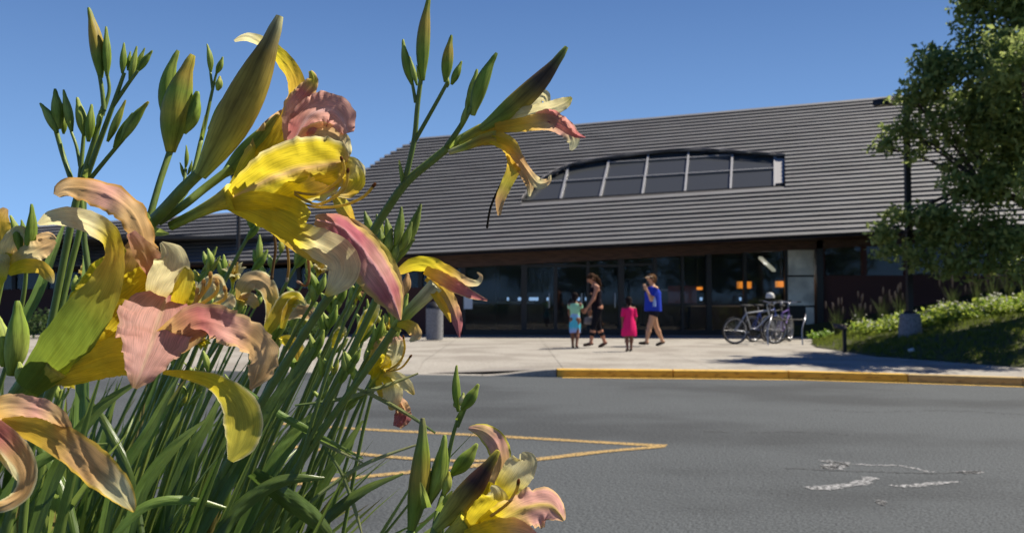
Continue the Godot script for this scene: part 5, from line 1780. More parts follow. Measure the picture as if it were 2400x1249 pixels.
func left_flower() -> void:
	var p := lily("daylily with a large yellow and dusty pink flower opening right, at the left edge", -60, 0.56)
	stem(p, [[60, 920, .56, 46], [10, 990, .565, 40], [-60, 1130, .57, 36], [-90, 1249, .575, 36]], {"root": true})
	var f := flower_node(p, [[40, 935, .56, 50], [90, 885, .556, 74], [140, 840, .553, 110]], [GN, GN, OL])
	# back sepal: green outside, arching over to a cream tip
	petal(f, [[60, 915, .545, 60], [125, 835, .538, 104], [190, 745, .534, 112], [240, 665, .534, 84], [264, 600, .538, 48], [252, 555, .545, 52], [215, 528, .55, 62], [165, 513, .556, 56], [120, 515, .56, 42], [88, 527, .562, 10]], [GN, GN, GN, OL, GO, Y, CR, CR, CR, CR], {"tilt": -26, "cup": -0.3, "ruf": 0.03})
	# peach petal curling to the upper left
	petal(f, [[250, 780, .575, 60], [300, 690, .58, 84], [330, 610, .582, 78], [330, 545, .578, 66], [300, 490, .572, 72], [250, 458, .566, 78], [190, 442, .562, 62], [150, 442, .56, 46], [130, 458, .56, 16]], [YB, YB, TN, TN, PE, PK, TN, PE, PE], {"tilt": -26, "cup": 0.12, "ruf": 0.11, "edge": Color(0.7, 0.4, 0.12), "edge_w": 0.25})
	# the yellow cup
	petal(f, [[110, 880, .555, 60], [190, 810, .568, 150], [280, 720, .585, 215], [345, 640, .597, 175], [385, 600, .6, 60]], [OL, YB, YB, YB, TN], {"cup": 0.35, "ruf": 0.04})
	petal(f, [[130, 885, .55, 50], [220, 830, .56, 130], [310, 760, .575, 190], [385, 690, .585, 175], [425, 640, .59, 70]], [YB, Y, YB, YB, YB], {"cup": 0.32, "ruf": 0.04})
	petal(f, [[305, 545, .566, 20], [335, 590, .57, 50], [372, 640, .574, 52], [372, 690, .578, 34], [350, 740, .58, 10]], [PK, TN, RO, TN, TN], {"cup": -0.25, "ruf": 0.05})
	petal(f, [[352, 720, .572, 18], [372, 672, .566, 66], [398, 628, .56, 82], [400, 596, .558, 62], [376, 568, .558, 8]], [Y, CR, CR, CR, CR], {"cup": -0.32, "ruf": 0.02})
	petal(f, [[400, 760, .575, 18], [420, 700, .57, 38], [434, 650, .566, 38], [432, 622, .565, 10]], [YB, YB, OL, OL], {"cup": -0.3})
	petal(f, [[120, 885, .548, 44], [190, 860, .542, 76], [260, 838, .538, 92], [330, 830, .536, 92], [360, 828, .536, 40]], [OL, Y, Y, Y, Y], {"cup": -0.26, "ruf": 0.02})
	# near pink petal, pointing down
	petal(f, [[392, 690, .575, 60], [376, 735, .556, 168], [360, 785, .535, 166], [345, 830, .518, 124], [329, 873, .507, 78], [314, 910, .503, 12]], [RO, PK, PK, PK, PK, TN], {"cup": 0.16, "ruf": 0.09, "rib": Color(0.9, 0.6, 0.42), "rib_w": 0.06, "edge": Color(0.72, 0.44, 0.3), "edge_w": 0.14})
	# brown pink petal to the right with a hanging tip
	petal(f, [[345, 810, .545, 24], [410, 780, .54, 66], [470, 755, .536, 88], [530, 770, .534, 86], [585, 798, .525, 84], [612, 835, .515, 78], [603, 878, .51, 56], [586, 912, .508, 8]], [YB, TN, RO, PK, TN, PE, TN, TN], {"tilt": 26, "cup": -0.3, "ruf": 0.12, "edge": PE, "edge_w": 0.25})
	petal(f, [[400, 835, .55, 12], [450, 790, .545, 40], [500, 735, .545, 50], [560, 775, .543, 30], [580, 800, .542, 8]], [TN, TN, OL, RO, PK], {"cup": 0.3, "ruf": 0.15})
	# lower sepal drooping right
	petal(f, [[380, 872, .54, 10], [440, 880, .534, 24], [500, 898, .53, 44], [548, 940, .527, 76], [566, 990, .526, 92], [558, 1040, .527, 76], [538, 1080, .528, 18]], [YB, YB, Y, OL, OL, OL, OL], {"tilt": 16, "cup": -0.3, "ruf": 0.02, "edge": CR, "edge_w": 0.14})
	for q in [[470, 690], [486, 672], [502, 690], [455, 710], [520, 705]]:
		stamen(f, [[400, 780, .56], [430, 740, .555], [q[0], q[1], .55], [q[0] + 6, q[1] - 28, .548]], Color(0.85, 0.65, 0.2), Color(0.8, 0.55, 0.2))
	# green buds low at the left edge, on the same scape
	bud(p, 22, 880, 38, 705, 52, .57, [GN, GL, GN, GN]); bud(p, 45, 900, 42, 848, 26, .565, [GL, GL]); bud(p, 6, 860, -8, 740, 38, .575, [GN, GL, GL])
	# flower cut by the lower left corner
	p = lily("daylily with tan and peach withering petals in the lower left corner", -180, 0.5)
	stem(p, [[-40, 1000, .5, 40], [-110, 1090, .51, 36], [-150, 1249, .52, 34]], {"root": true})
	f = flower_node(p, [[-60, 1010, .5, 36], [-30, 985, .5, 44], [0, 970, .498, 58]], [OL, TN, PE])
	petal(f, [[-40, 965, .492, 50], [20, 952, .488, 56], [80, 958, .486, 52], [122, 972, .486, 46], [150, 1000, .488, 30], [172, 1030, .49, 6]], [GO, PE, PK, PE, TN, TN], {"tilt": 26, "cup": -0.35, "ruf": 0.06})
	petal(f, [[0, 985, .494, 40], [90, 1010, .488, 66], [165, 1055, .484, 84], [225, 1105, .482, 86], [270, 1145, .482, 70], [300, 1180, .483, 36], [312, 1200, .484, 6]], [GO, GO, TN, TN, CR, CR, GO], {"tilt": 26, "cup": -0.3, "ruf": 0.02, "edge": GO, "edge_w": 0.2})
	petal(f, [[-50, 985, .486, 40], [0, 1020, .48, 52], [42, 1065, .476, 56], [62, 1110, .474, 44], [50, 1155, .474, 36], [10, 1184, .476, 30], [-40, 1192, .478, 20]], [TN, RO, TN, TN, TN, PE, GO], {"cup": 0.35, "ruf": 0.03, "edge": CR, "edge_w": 0.3})
	petal(f, [[-50, 1010, .484, 20], [-5, 1050, .479, 30], [25, 1090, .476, 26], [45, 1130, .475, 6]], [CR, Y, CR, CR], {"cup": 0.2})
	# faded flower at the left edge, half way up
	p = lily("daylily with pale yellow and tan petals half cut by the left edge", -100, 0.85)
	stem(p, [[5, 640, .84, 16], [-20, 760, .845, 18], [-60, 1000, .85, 19], [-80, 1249, .85, 20]], {"root": true})
	f = flower_node(p, [[0, 650, .84, 16], [12, 620, .838, 26], [20, 590, .836, 40]], [GN, OL, Y])
	petal(f, [[10, 630, .84, 20], [0, 570, .845, 50], [-5, 520, .845, 52], [12, 488, .842, 12]], [Y, GO, GO, TN], {"cup": 0.3})
	petal(f, [[15, 630, .835, 22], [30, 580, .83, 58], [45, 545, .828, 40], [60, 535, .828, 6]], [Y, CR, CR, PE], {"cup": 0.3})
	petal(f, [[20, 620, .832, 22], [60, 600, .826, 48], [100, 580, .822, 44], [128, 565, .822, 8]], [Y, CR, PE, TN], {"cup": -0.25, "ruf": 0.08})
	petal(f, [[25, 600, .838, 16], [70, 575, .835, 30], [110, 555, .832, 24], [130, 560, .832, 5]], [PE, TN, PE, PE], {"cup": 0.3, "ruf": 0.08})
	petal(f, [[15, 640, .83, 18], [50, 625, .822, 34], [90, 625, .818, 30], [112, 645, .817, 26], [122, 664, .817, 5]], [Y, Y, GO, GO, CR], {"cup": -0.3})
	petal(f, [[5, 640, .83, 22], [0, 610, .822, 40], [-10, 650, .818, 40], [-20, 700, .817, 8]], [Y, CR, Y, Y], {"cup": -0.3})
	bud(p, 60, 600, 72, 478, 26, .83, [GN, GN, GN]); bud(p, 45, 590, 22, 505, 22, .83, [GN, GN, GL]); bud(p, 52, 560, 48, 515, 14, .835, [GN, GN])
	stem(p, [[60, 596, .83, 10], [55, 680, .835, 12], [30, 800, .84, 13], [-20, 960, .845, 13]])

func sky_scapes() -> void:
	# bud clusters against the sky, far left
	var p := lily("daylily scapes with many slim green buds against the sky, upper left corner", 40, 0.78)
	stem(p, [[240, 250, .78, 13], [222, 320, .78, 15], [195, 410, .78, 18], [170, 500, .78, 20], [130, 700, .785, 20], [80, 960, .79, 21], [50, 1249, .79, 22]], {"root": true})
	stem(p, [[290, 170, .77, 10], [262, 250, .772, 13], [225, 350, .775, 15], [200, 420, .778, 16]])
	stem(p, [[232, 178, .78, 11], [238, 215, .78, 12], [242, 260, .78, 13]]); stem(p, [[250, 175, .785, 9], [254, 215, .785, 10], [238, 270, .782, 12]])
	stem(p, [[130, 308, .79, 13], [148, 370, .788, 14], [172, 440, .783, 15]]); stem(p, [[195, 312, .785, 10], [190, 370, .784, 12], [184, 430, .782, 13]])
	stem(p, [[288, 325, .775, 11], [250, 370, .778, 12], [205, 425, .78, 13]]); stem(p, [[322, 165, .768, 9], [296, 200, .77, 11], [262, 250, .772, 12]])
	stem(p, [[165, 308, .79, 8], [178, 345, .787, 9], [186, 390, .785, 10]])
	var g := [GN, GN, GL]; var g2 := [GN, GL, GL]
	for q in [[234, 182, 206, 18, 33, [GN, GN, BZ, BZ, GN], .02], [249, 178, 247, 62, 20, g, 0], [285, 172, 289, 100, 16, g, 0], [302, 188, 319, 108, 16, g2, 0], [320, 168, 356, 118, 17, g, 0], [298, 165, 304, 120, 12, g, 0], [312, 170, 338, 112, 13, g2, 0],
		[132, 312, 92, 242, 23, g2, 0.04], [136, 302, 127, 208, 28, [GL, GN, GL, GN], 0], [166, 308, 147, 210, 21, g2, 0], [196, 318, 179, 228, 25, g2, 0], [205, 332, 213, 244, 22, g, 0], [147, 314, 149, 268, 14, g, 0],
		[250, 332, 293, 234, 18, [GN, GL, OL], 0], [266, 347, 310, 264, 20, g, 0], [284, 330, 347, 238, 25, [GN, GL, GN, OL], -.03], [228, 300, 232, 258, 12, g2, 0], [196, 400, 206, 372, 12, g2, 0]]:
		bud(p, q[0], q[1], q[2], q[3], q[4], .775 + rng.randf_range(-.012, .012), q[5], {"bow": q[6]})
	bract(p, 196, 420, 204, 385, 12, .775)
	# two straight scapes below them and one crossing leaf-like scape
	stem(p, [[186, 430, .79, 15], [188, 520, .79, 16], [160, 640, .79, 17], [110, 860, .79, 18], [60, 1100, .79, 18]])
	stem(p, [[196, 430, .8, 13], [196, 560, .8, 15], [208, 670, .8, 16], [200, 800, .8, 16]], {"c0": Color(0.14, 0.2, 0.06)})
	# tall scape with buds and a wilting flower against sky and roof
	p = lily("tall daylily with four bud clusters and a wilting cream flower against the roof", 640, 0.82)
	stem(p, [[1128, 298, .8, 22], [1072, 330, .8, 22], [1010, 378, .8, 23], [952, 428, .8, 24], [900, 500, .805, 24], [850, 580, .81, 24], [740, 740, .815, 24], [620, 930, .82, 24], [520, 1110, .82, 24], [450, 1249, .82, 25]], {"root": true})
	stem(p, [[986, 185, .8, 13], [978, 250, .8, 14], [970, 330, .8, 15], [948, 425, .8, 17]])
	stem(p, [[966, 195, .8, 9], [974, 240, .8, 11]]); stem(p, [[1050, 190, .795, 10], [1020, 245, .797, 11], [972, 330, .8, 12]])
	stem(p, [[1105, 250, .79, 13], [1080, 295, .793, 15], [1045, 345, .797, 15]])
	for q in [[990, 188, 1006, -12, 32, [GN, GN, BZ, GN], -.03], [966, 198, 944, 92, 22, g, -.03], [977, 200, 960, 132, 12, g2, 0], [985, 195, 976, 152, 8, g2, 0], [1044, 192, 1058, 82, 27, [GN, GN, BZ, GN], -.02], [1058, 198, 1082, 143, 18, g, 0], [1048, 205, 1050, 180, 10, g2, 0],
		[1098, 258, 1118, 162, 24, g2, 0], [1108, 270, 1164, 124, 34, [GL, GN, GN, GN], -.05], [1092, 262, 1102, 205, 12, g2, 0], [1080, 300, 1096, 240, 13, g2, 0]]:
		bud(p, q[0], q[1], q[2], q[3], q[4], .795 + rng.randf_range(-.01, .01), q[5], {"bow": q[6]})
	bud(p, 1126, 302, 1328, 110, 50, .79, [GL, GN, BZ, Color(0.16, 0.11, 0.06), Color(0.16, 0.11, 0.06), GL], {"bow": 0.06})
	bract(p, 945, 432, 935, 375, 12, .8); bract(p, 1052, 345, 1080, 318, 10, .795)
	var f := flower_node(p, [[1075, 335, .8, 20], [1125, 305, .797, 26], [1165, 295, .795, 40]], [GL, OL, GO])
	petal(f, [[1155, 296, .8, 26], [1200, 265, .8, 44], [1245, 232, .8, 44], [1275, 225, .8, 30], [1285, 245, .8, 8]], [Y, CR, CR, CR, CR], {"cup": -0.3})
	petal(f, [[1160, 298, .79, 26], [1220, 272, .785, 38], [1280, 258, .782, 38], [1322, 242, .78, 30], [1340, 228, .78, 6]], [GO, CR, CR, CR, OL], {"cup": 0.3, "ruf": 0.05})
	petal(f, [[1160, 300, .785, 24], [1220, 292, .78, 34], [1280, 285, .776, 40], [1325, 300, .774, 40], [1345, 330, .773, 30], [1338, 352, .773, 6]], [GO, GO, PE, PK, CR, CR], {"cup": -0.3, "ruf": 0.1})
	petal(f, [[1255, 268, .782, 10], [1290, 272, .778, 32], [1325, 295, .774, 30], [1350, 315, .772, 16], [1372, 322, .772, 4]], [PK, RO, PK, RO, RO], {"cup": 0.4, "ruf": 0.2})
	# a second, hanging withered flower
	f = flower_node(p, [[1052, 357, .79, 12], [1090, 344, .787, 18], [1130, 328, .784, 26], [1165, 322, .782, 34]], [CR, GL, GO, GO])
	petal(f, [[1130, 328, .782, 26], [1170, 326, .78, 36], [1200, 350, .78, 38], [1205, 390, .782, 34], [1188, 430, .784, 28], [1172, 470, .786, 22], [1170, 505, .787, 8]], [Y, GO, GO, GO, OL, TN, TN], {"cup": -0.5, "ruf": 0.08})
	petal(f, [[1150, 326, .778, 20], [1195, 345, .776, 30], [1218, 375, .775, 24], [1240, 405, .774, 18], [1262, 430, .774, 26], [1285, 425, .774, 14], [1290, 410, .774, 4]], [Y, GO, TN, PE, CR, PE, CR], {"cup": 0.4, "ruf": 0.15})
	petal(f, [[1190, 360, .785, 14], [1225, 400, .785, 24], [1242, 430, .786, 22], [1240, 460, .787, 6]], [GO, TN, TN, CR], {"cup": 0.4, "ruf": 0.15})
	stamen(f, [[1190, 400, .79], [1170, 440, .79], [1150, 485, .79], [1142, 530, .79]], Color(0.08, 0.06, 0.04), Color(0.08, 0.06, 0.04))
	# pale green bud bundle
	p = lily("daylily scape ending in a bundle of stubby light green buds, below the tall scape", 700, 0.9)
	stem(p, [[915, 615, .88, 22], [890, 680, .885, 21], [840, 790, .89, 20], [760, 950, .895, 20], [680, 1100, .9, 20], [620, 1249, .9, 21]], {"root": true})
	for q in [[945, 580, 986, 478, 24], [925, 575, 940, 484, 21], [938, 590, 965, 520, 20], [910, 570, 905, 512, 20], [890, 560, 882, 502, 20], [870, 545, 854, 495, 17], [915, 600, 960, 545, 22], [905, 600, 918, 535, 22], [890, 595, 890, 535, 20], [930, 610, 972, 560, 18], [882, 590, 872, 540, 16], [920, 615, 935, 560, 20]]:
		bud(p, q[0], q[1], q[2], q[3], q[4] * 1.05, .875 + rng.randf_range(-.025, .02), [GN, GL, Color(0.26, 0.35, 0.07), Color(0.3, 0.36, 0.1)], {"bow": rng.randf_range(-.05, .05)})
	for q in [[945, 580], [900, 570], [870, 550], [930, 600], [885, 590]]:
		stem(p, [[q[0], q[1], .88, 9], [lerpf(q[0], 912, .5), q[1] + 25, .88, 10], [912, 640, .88, 12]])

func lower_flowers() -> void:
	var g := [GN, GN, GL]; var g2 := [GN, GL, GL]
	# withered red and yellow flower before the glass
	var p := lily("daylily with a withering yellow and dark red flower hanging before the dark glass wall", 600, 0.86)
	stem(p, [[925, 770, .84, 22], [870, 850, .845, 20], [790, 960, .85, 20], [700, 1090, .855, 20], [590, 1249, .86, 21]], {"root": true})
	var f := flower_node(p, [[925, 770, .84, 24], [955, 735, .838, 28], [1000, 690, .835, 34], [1022, 668, .834, 38]], [GL, GL, CR, CR])
	petal(f, [[930, 640, .845, 14], [965, 622, .84, 32], [1005, 622, .836, 38], [1050, 640, .833, 34], [1090, 660, .831, 22], [1118, 664, .83, 16], [1128, 648, .83, 10], [1118, 638, .83, 3]], [GO, Y, Y, GO, PE, CR, PE, PE], {"tilt": 24, "cup": -0.4, "ruf": 0.06})
	petal(f, [[995, 632, .835, 20], [1030, 650, .83, 32], [1070, 672, .828, 32], [1105, 690, .827, 20], [1142, 704, .827, 4]], [GO, TN, RO, RO, RO], {"cup": -0.4, "ruf": 0.14, "edge": PE, "edge_w": 0.2})
	petal(f, [[1000, 650, .84, 18], [1035, 675, .838, 30], [1058, 715, .837, 32], [1072, 755, .837, 24], [1076, 790, .837, 4]], [GO, GO, TN, RO, RO], {"cup": 0.4, "ruf": 0.14})
	petal(f, [[1005, 670, .83, 12], [1030, 705, .828, 20], [1048, 735, .828, 14], [1056, 755, .828, 4]], [Y, GO, GO, GO], {"cup": 0.3})
	bud(p, 945, 690, 955, 640, 22, .85, [PE, TN, TN])
	petal(f, [[930, 760, .832, 10], [960, 765, .83, 30], [975, 785, .83, 26], [960, 800, .83, 6]], [Y, GO, PE, CR], {"cup": -0.3, "ruf": 0.1})
	# small spidery yellow flower
	p = lily("daylily with a small spidery lemon flower and a brown wilted one below it", 520, 0.95)
	stem(p, [[880, 905, .92, 14], [800, 960, .925, 15], [700, 1060, .93, 16], [560, 1249, .935, 17]], {"root": true})
	f = flower_node(p, [[868, 910, .92, 14], [890, 885, .918, 24], [905, 868, .916, 40]], [GL, Y, Y])
	petal(f, [[880, 895, .92, 16], [885, 850, .92, 46], [900, 815, .92, 48], [925, 795, .92, 26], [945, 800, .92, 6]], [Y, Y, PE, PE, PK], {"cup": 0.4, "ruf": 0.12})
	petal(f, [[895, 875, .912, 18], [920, 845, .91, 40], [930, 810, .91, 36], [925, 790, .91, 8]], [Y, CR, CR, PK], {"cup": 0.3, "ruf": 0.1})
	petal(f, [[890, 880, .91, 18], [910, 890, .905, 36], [920, 920, .902, 48], [918, 950, .902, 30], [912, 960, .902, 6]], [Y, Y, CR, CR, GO], {"cup": -0.3})
	petal(f, [[895, 880, .908, 14], [930, 885, .904, 28], [955, 905, .902, 26], [970, 925, .902, 5]], [Y, CR, CR, GO], {"cup": -0.3})
	petal(f, [[885, 890, .91, 10], [895, 920, .908, 22], [903, 930, .908, 5]], [Y, GO, GO], {"cup": -0.3})
	petal(f, [[870, 880, .915, 20], [880, 860, .912, 44], [900, 850, .91, 40], [915, 860, .91, 8]], [Y, Y, Y, YB], {"cup": 0.3})
	stamen(f, [[905, 870, .91], [935, 850, .905], [948, 820, .902], [945, 790, .9]]); stamen(f, [[905, 872, .91], [940, 862, .905], [962, 835, .902]])
	f = flower_node(p, [[925, 925, .915, 8], [934, 945, .914, 16], [942, 965, .913, 20]], [PE, PE, TN])
	petal(f, [[930, 930, .91, 14], [944, 955, .91, 30], [950, 980, .91, 26], [935, 1002, .91, 10]], [PK, PE, RO, TN], {"cup": 0.5, "ruf": 0.2})
	petal(f, [[935, 950, .905, 10], [938, 975, .905, 30], [928, 1000, .905, 16]], [TN, RO, RO], {"cup": -0.5, "ruf": 0.2})
	# lower right flower with its buds
	p = lily("daylily with a yellow and pink flower at the bottom edge before the road", 1000, 0.6)
	stem(p, [[1050, 1190, .61, 34], [1020, 1249, .61, 32], [1005, 1330, .61, 30]], {"root": true})
	bud(p, 962, 1249, 990, 980, 48, .625, [GN, GN, BZ, GN, Color(0.3, 0.3, 0.12)], {"bow": 0.03})
	bud(p, 1005, 1180, 1042, 1020, 38, .63, [GN, GL, GN, GL]); bud(p, 1040, 1160, 1052, 1105, 22, .62, [GL, GL, OL])
	bud(p, 1020, 1240, 1168, 1056, 56, .6, [GL, OL, BZ, Color(0.12, 0.06, 0.04), Color(0.12, 0.06, 0.04), OL], {"bow": 0.03})
	bud(p, 1058, 1112, 1118, 1040, 36, .64, g)
	stem(p, [[1058, 1112, .64, 14], [1035, 1170, .63, 16], [1020, 1230, .615, 18]]); stem(p, [[962, 1245, .625, 26], [955, 1300, .62, 26]])
	bract(p, 1000, 1190, 985, 1130, 22, .61); bract(p, 1030, 1200, 1060, 1150, 22, .605)
	f = flower_node(p, [[1030, 1290, .6, 40], [1070, 1260, .598, 60], [1110, 1230, .596, 90]], [GL, OL, Y])
	petal(f, [[1140, 1200, .612, 40], [1165, 1140, .615, 54], [1175, 1080, .615, 48], [1160, 1035, .612, 52], [1130, 1010, .61, 36], [1098, 1003, .608, 8]], [YB, PE, TN, PK, PE, PK], {"cup": 0.35, "ruf": 0.08, "edge": OL, "edge_w": 0.25})
	petal(f, [[1155, 1200, .6, 30], [1185, 1150, .598, 62], [1215, 1105, .597, 74], [1232, 1080, .597, 56], [1222, 1062, .597, 10]], [Y, Y, CR, CR, CR], {"cup": -0.3, "ruf": 0.03})
	petal(f, [[1090, 1260, .592, 50], [1130, 1215, .586, 76], [1160, 1175, .583, 66], [1160, 1150, .582, 30], [1150, 1140, .582, 6]], [Y, Y, Y, CR, CR], {"cup": -0.3})
	petal(f, [[1120, 1250, .59, 40], [1180, 1215, .582, 78], [1240, 1190, .577, 96], [1285, 1185, .574, 92], [1310, 1205, .573, 44], [1322, 1220, .573, 8]], [Y, Y, PK, PK, PK, PE], {"tilt": 24, "cup": 0.3, "ruf": 0.09, "rib": Color(0.8, 0.62, 0.15), "rib_w": 0.16, "edge": PE, "edge_w": 0.18})
	petal(f, [[1090, 1275, .58, 60], [1150, 1262, .575, 84], [1210, 1255, .572, 76], [1260, 1262, .57, 20]], [Y, Y, PE, PK], {"cup": -0.25, "ruf": 0.06})
	petal(f, [[1080, 1270, .6, 50], [1115, 1215, .602, 90], [1140, 1165, .604, 70], [1150, 1130, .605, 10]], [Y, Y, YB, YB], {"cup": 0.3})
	stamen(f, [[1150, 1210, .58], [1190, 1180, .575], [1210, 1150, .573], [1215, 1130, .572]])
	# thin dry leaves bending across the road behind it
	for q in [[[1020, 1015], [950, 968], [870, 925], [820, 905]], [[640, 1249], [760, 1150], [860, 1085], [1000, 1035]], [[690, 950], [800, 935], [900, 905], [980, 875]], [[760, 1050], [800, 1110], [830, 1190], [850, 1260]], [[560, 925], [660, 975], [760, 1040], [850, 1085]]]:
		var rows := []
		for e in q: rows.append([e[0], e[1], .9, 9 if rows.size() in [1, 2] else 4])
		petal(p, rows, [Color(0.2, 0.3, 0.1), Color(0.42, 0.48, 0.22), Color(0.5, 0.5, 0.25)], {"n": 20, "ruf": 0.0, "cup": 0.4, "name": "dry_leaf"})
	# small lone bud scape in front of the road
	p = lily("slim daylily scape with a few small green buds standing before the grey road", 960, 0.8)
	stem(p, [[1074, 978, .78, 10], [1058, 1035, .782, 12], [1045, 1110, .785, 13], [1035, 1249, .79, 14]], {"root": true})
	bud(p, 1074, 965, 1070, 856, 20, .78, g, {"bow": -.03}); bud(p, 1082, 960, 1121, 900, 27, .775, g); bud(p, 1078, 950, 1086, 920, 15, .775, [GL, CR, GL]); bud(p, 1068, 955, 1062, 945, 8, .78, g2)
	stem(p, [[1098, 940, .776, 8], [1085, 970, .778, 10], [1072, 1000, .78, 11]])
	bract(p, 1072, 985, 1088, 950, 12, .778)

func far_flowers() -> void:
	# smaller blooms deeper in the bed
	var list := [[765, 700, 1.3, "daylily with a small peach bloom far back between the pale tip and the stems", 62, [GO, PE, CR], .6, Vector3(.5, .3, .2)], [835, 700, 1.35, "daylily with a tiny tan bloom behind the pink hanging petal", 50, [PE, TN, PE], .6, Vector3(.2, .6, .5)], [545, 655, 1.05, "daylily with a small cream bloom right of the crumpled cream and rose flower", 74, [Y, CR, CR], .35, Vector3(.2, .6, .5)], [905, 775, 1.05, "daylily with a small butter yellow bloom left of the withered red flower's tube", 66, [Y, Y, CR], .5, Vector3(.4, .4, .4)], [745, 640, 1.15, "daylily with a small pale bloom just above the middle bud scapes", 60, [Y, CR, PE], .3, Vector3(.3, .6, .4)], [460, 800, 1.0, "daylily with a small bright yellow bloom under the brown pink petal", 60, [Y, Y, CR], .5, Vector3(.5, .1, .5)],
		[160, 905, 1.2, "daylily with a small yellow bloom low behind the left flower", 60, [Y, Y, CR], .4, Vector3(.3, .4, .5)],
		[195, 640, 1.3, "daylily with a small gold bloom behind the arching left sepal", 60, [GO, GO, CR], .4, Vector3(.4, .2, .5)], [335, 1040, 1.1, "daylily with a withered orange bloom low among the leaves", 60, [GO, PE, PK], .7, Vector3(.2, -.4, .6)]]
	for q in list:
		var d: float = q[2]
		var c := at(q[0], q[1], d)
		var p := lily(q[3], q[0] - 560.0, d)
		wild_flower(p, c, q[7].normalized(), q[4] / FPX * d * 1.15, q[5], q[6])
		var ax: Vector3 = q[7].normalized()
		var s := Shape.new()
		var foot: Vector3 = p.position
		var b: Vector3 = c - ax * q[4] / FPX * d * 0.4
		var pts := curve([b, b.lerp(foot, 0.12) + Vector3(-0.006, 0, 0), b.lerp(foot, 0.5) + Vector3(0.012, 0, 0), foot], 16)
		var rr := []
		for i in 16: rr.append(0.002 + 0.0014 * i / 15.0)
		s.tube(pts, rr, 7, [GL, Color(0.06, 0.1, 0.03)])
		put(s, "scape", M.stem, p)
		for k in rng.randi_range(2, 4):
			var e: Vector3 = pts[2 + k] + Vector3(0.0, 0.0, 0.0)
			var sc := seen_at(e)
			bud(p, sc.x, sc.y, sc.x + rng.randf_range(-22, 34), sc.y - rng.randf_range(30, 62), rng.randf_range(12, 20), -e.z, [GN, GL, GL])
	var mid := [["daylily with a peach petal arched like a hook in front of the wing windows", 610, 1.0, [[[565, 705, 26], [572, 672, 40], [596, 655, 46], [622, 668, 42], [636, 700, 36], [634, 740, 26], [622, 775, 12]], [[600, 720, 14], [585, 700, 30], [566, 705, 26], [556, 722, 8]]], [GO, PE, PE, GO, PE]],
		["daylily with a smooth golden petal tube between the hook shaped one and the pale tip", 665, 0.95, [[[618, 790, 16], [640, 752, 34], [664, 716, 42], [686, 700, 40], [706, 706, 22], [716, 716, 5]], [[660, 770, 10], [672, 730, 22], [690, 705, 24], [700, 700, 5]]], [YB, GO, Y, CR]],
		["daylily with a drooping orange petal hanging over the plaza edge", 690, 1.0, [[[655, 795, 14], [676, 800, 32], [694, 818, 36], [698, 842, 24], [690, 858, 5]]], [Y, GO, GO]],
		["daylily with a dull tan petal lying sideways behind the dark stems", 705, 1.05, [[[655, 752, 12], [690, 730, 34], [722, 732, 36], [745, 748, 10]]], [PE, TN, PE]],
		["daylily with a crumpled cream and rose flower beside the left flower's cup", 500, 0.92, [[[470, 730, 20], [476, 695, 40], [490, 668, 40], [510, 660, 30], [524, 672, 8]], [[500, 735, 20], [520, 715, 44], [534, 700, 40], [540, 688, 8]], [[480, 720, 14], [462, 690, 34], [455, 672, 24], [460, 660, 5]], [[500, 700, 12], [515, 680, 26], [508, 655, 24], [495, 648, 5]]], [Y, CR, PE, CR]],
		["daylily with a lemon petal folded behind the edge of the pink hanging petal", 860, 0.95, [[[838, 800, 12], [850, 770, 30], [866, 742, 36], [880, 722, 22], [888, 712, 5]]], [YB, Y, CR]],
		["daylily with a pale yellow petal tip showing among the middle stems", 800, 1.0, [[[782, 815, 10], [790, 790, 24], [802, 775, 24], [810, 768, 5]]], [YB, Y, CR]]]
	for q in mid:
		var d: float = q[2]
		var p := lily(q[0], q[1] - 280.0, d)
		var first: Array = q[3][0][0]
		stem(p, [[first[0], first[1], d, 11], [first[0] - 40, first[1] + 90, d, 12], [first[0] - 120, first[1] + 260, d, 13], [first[0] - 190, first[1] + 460, d, 14]], {"root": true})
		var f := flower_node(p, [[first[0] - 12, first[1] + 26, d, 12], [first[0] - 4, first[1] + 10, d, 16], [first[0], first[1] - 2, d, first[2] * 0.9]], [GL, GL, q[4][0]])
		for r in q[3]:
			var rows := []
			for e in r: rows.append([e[0], e[1], d - 0.0006 * (e[1] - first[1]) * 0.3, e[2]])
			petal(f, rows, q[4], {"n": 24, "cup": -0.35 if rng.randf() < 0.6 else 0.35, "ruf": 0.1, "edge": CR, "edge_w": 0.2})
		for j in 2:
			bud(p, first[0] - 30 + j * 8, first[1] + 70, first[0] - 34 + j * 30, first[1] + 18 - j * 12, 15, d, [GN, GL, GL])
	# bud scapes filling the middle of the clump
	var k := 0
	var told := ["leaning over the plaza edge", "right of the big pale hanging petal", "behind the pink hanging petal", "crossing the kerb line of the plaza", "low before the road's yellow chevron", "between lemon petal and spidery flower", "behind the golden half open bloom", "just above the road's far yellow line", "left of the slim dark pole's foot", "standing steep among the middle leaves", "right of the drooping orange petal", "nearest the viewer by the plaza edge", "leaning below the bud bundle", "reaching to the withered red flower", "under the hook shaped petal", "low behind the brown pink petal", "low and near the spidery flower", "farthest back, before the wing roof"]
	for q in [[700, 610, 1.05], [745, 690, 0.98], [830, 690, 1.1], [770, 770, 0.95], [905, 830, 1.0], [860, 770, 1.05], [600, 520, 1.0], [690, 870, 0.9], [520, 650, 1.1], [640, 800, 1.0], [785, 720, 1.15], [735, 830, 0.9], [875, 810, 0.92], [925, 760, 1.1], [560, 740, 1.2], [430, 760, 1.1], [820, 860, 0.85], [600, 620, 1.25]]:
		var d: float = q[2]
		var p := lily("young daylily scape with a few green buds, " + told[k], q[0] - 560.0 - rng.randf() * 260.0, d)
		var c := at(q[0], q[1], d)
		var s := Shape.new()
		var foot: Vector3 = p.position
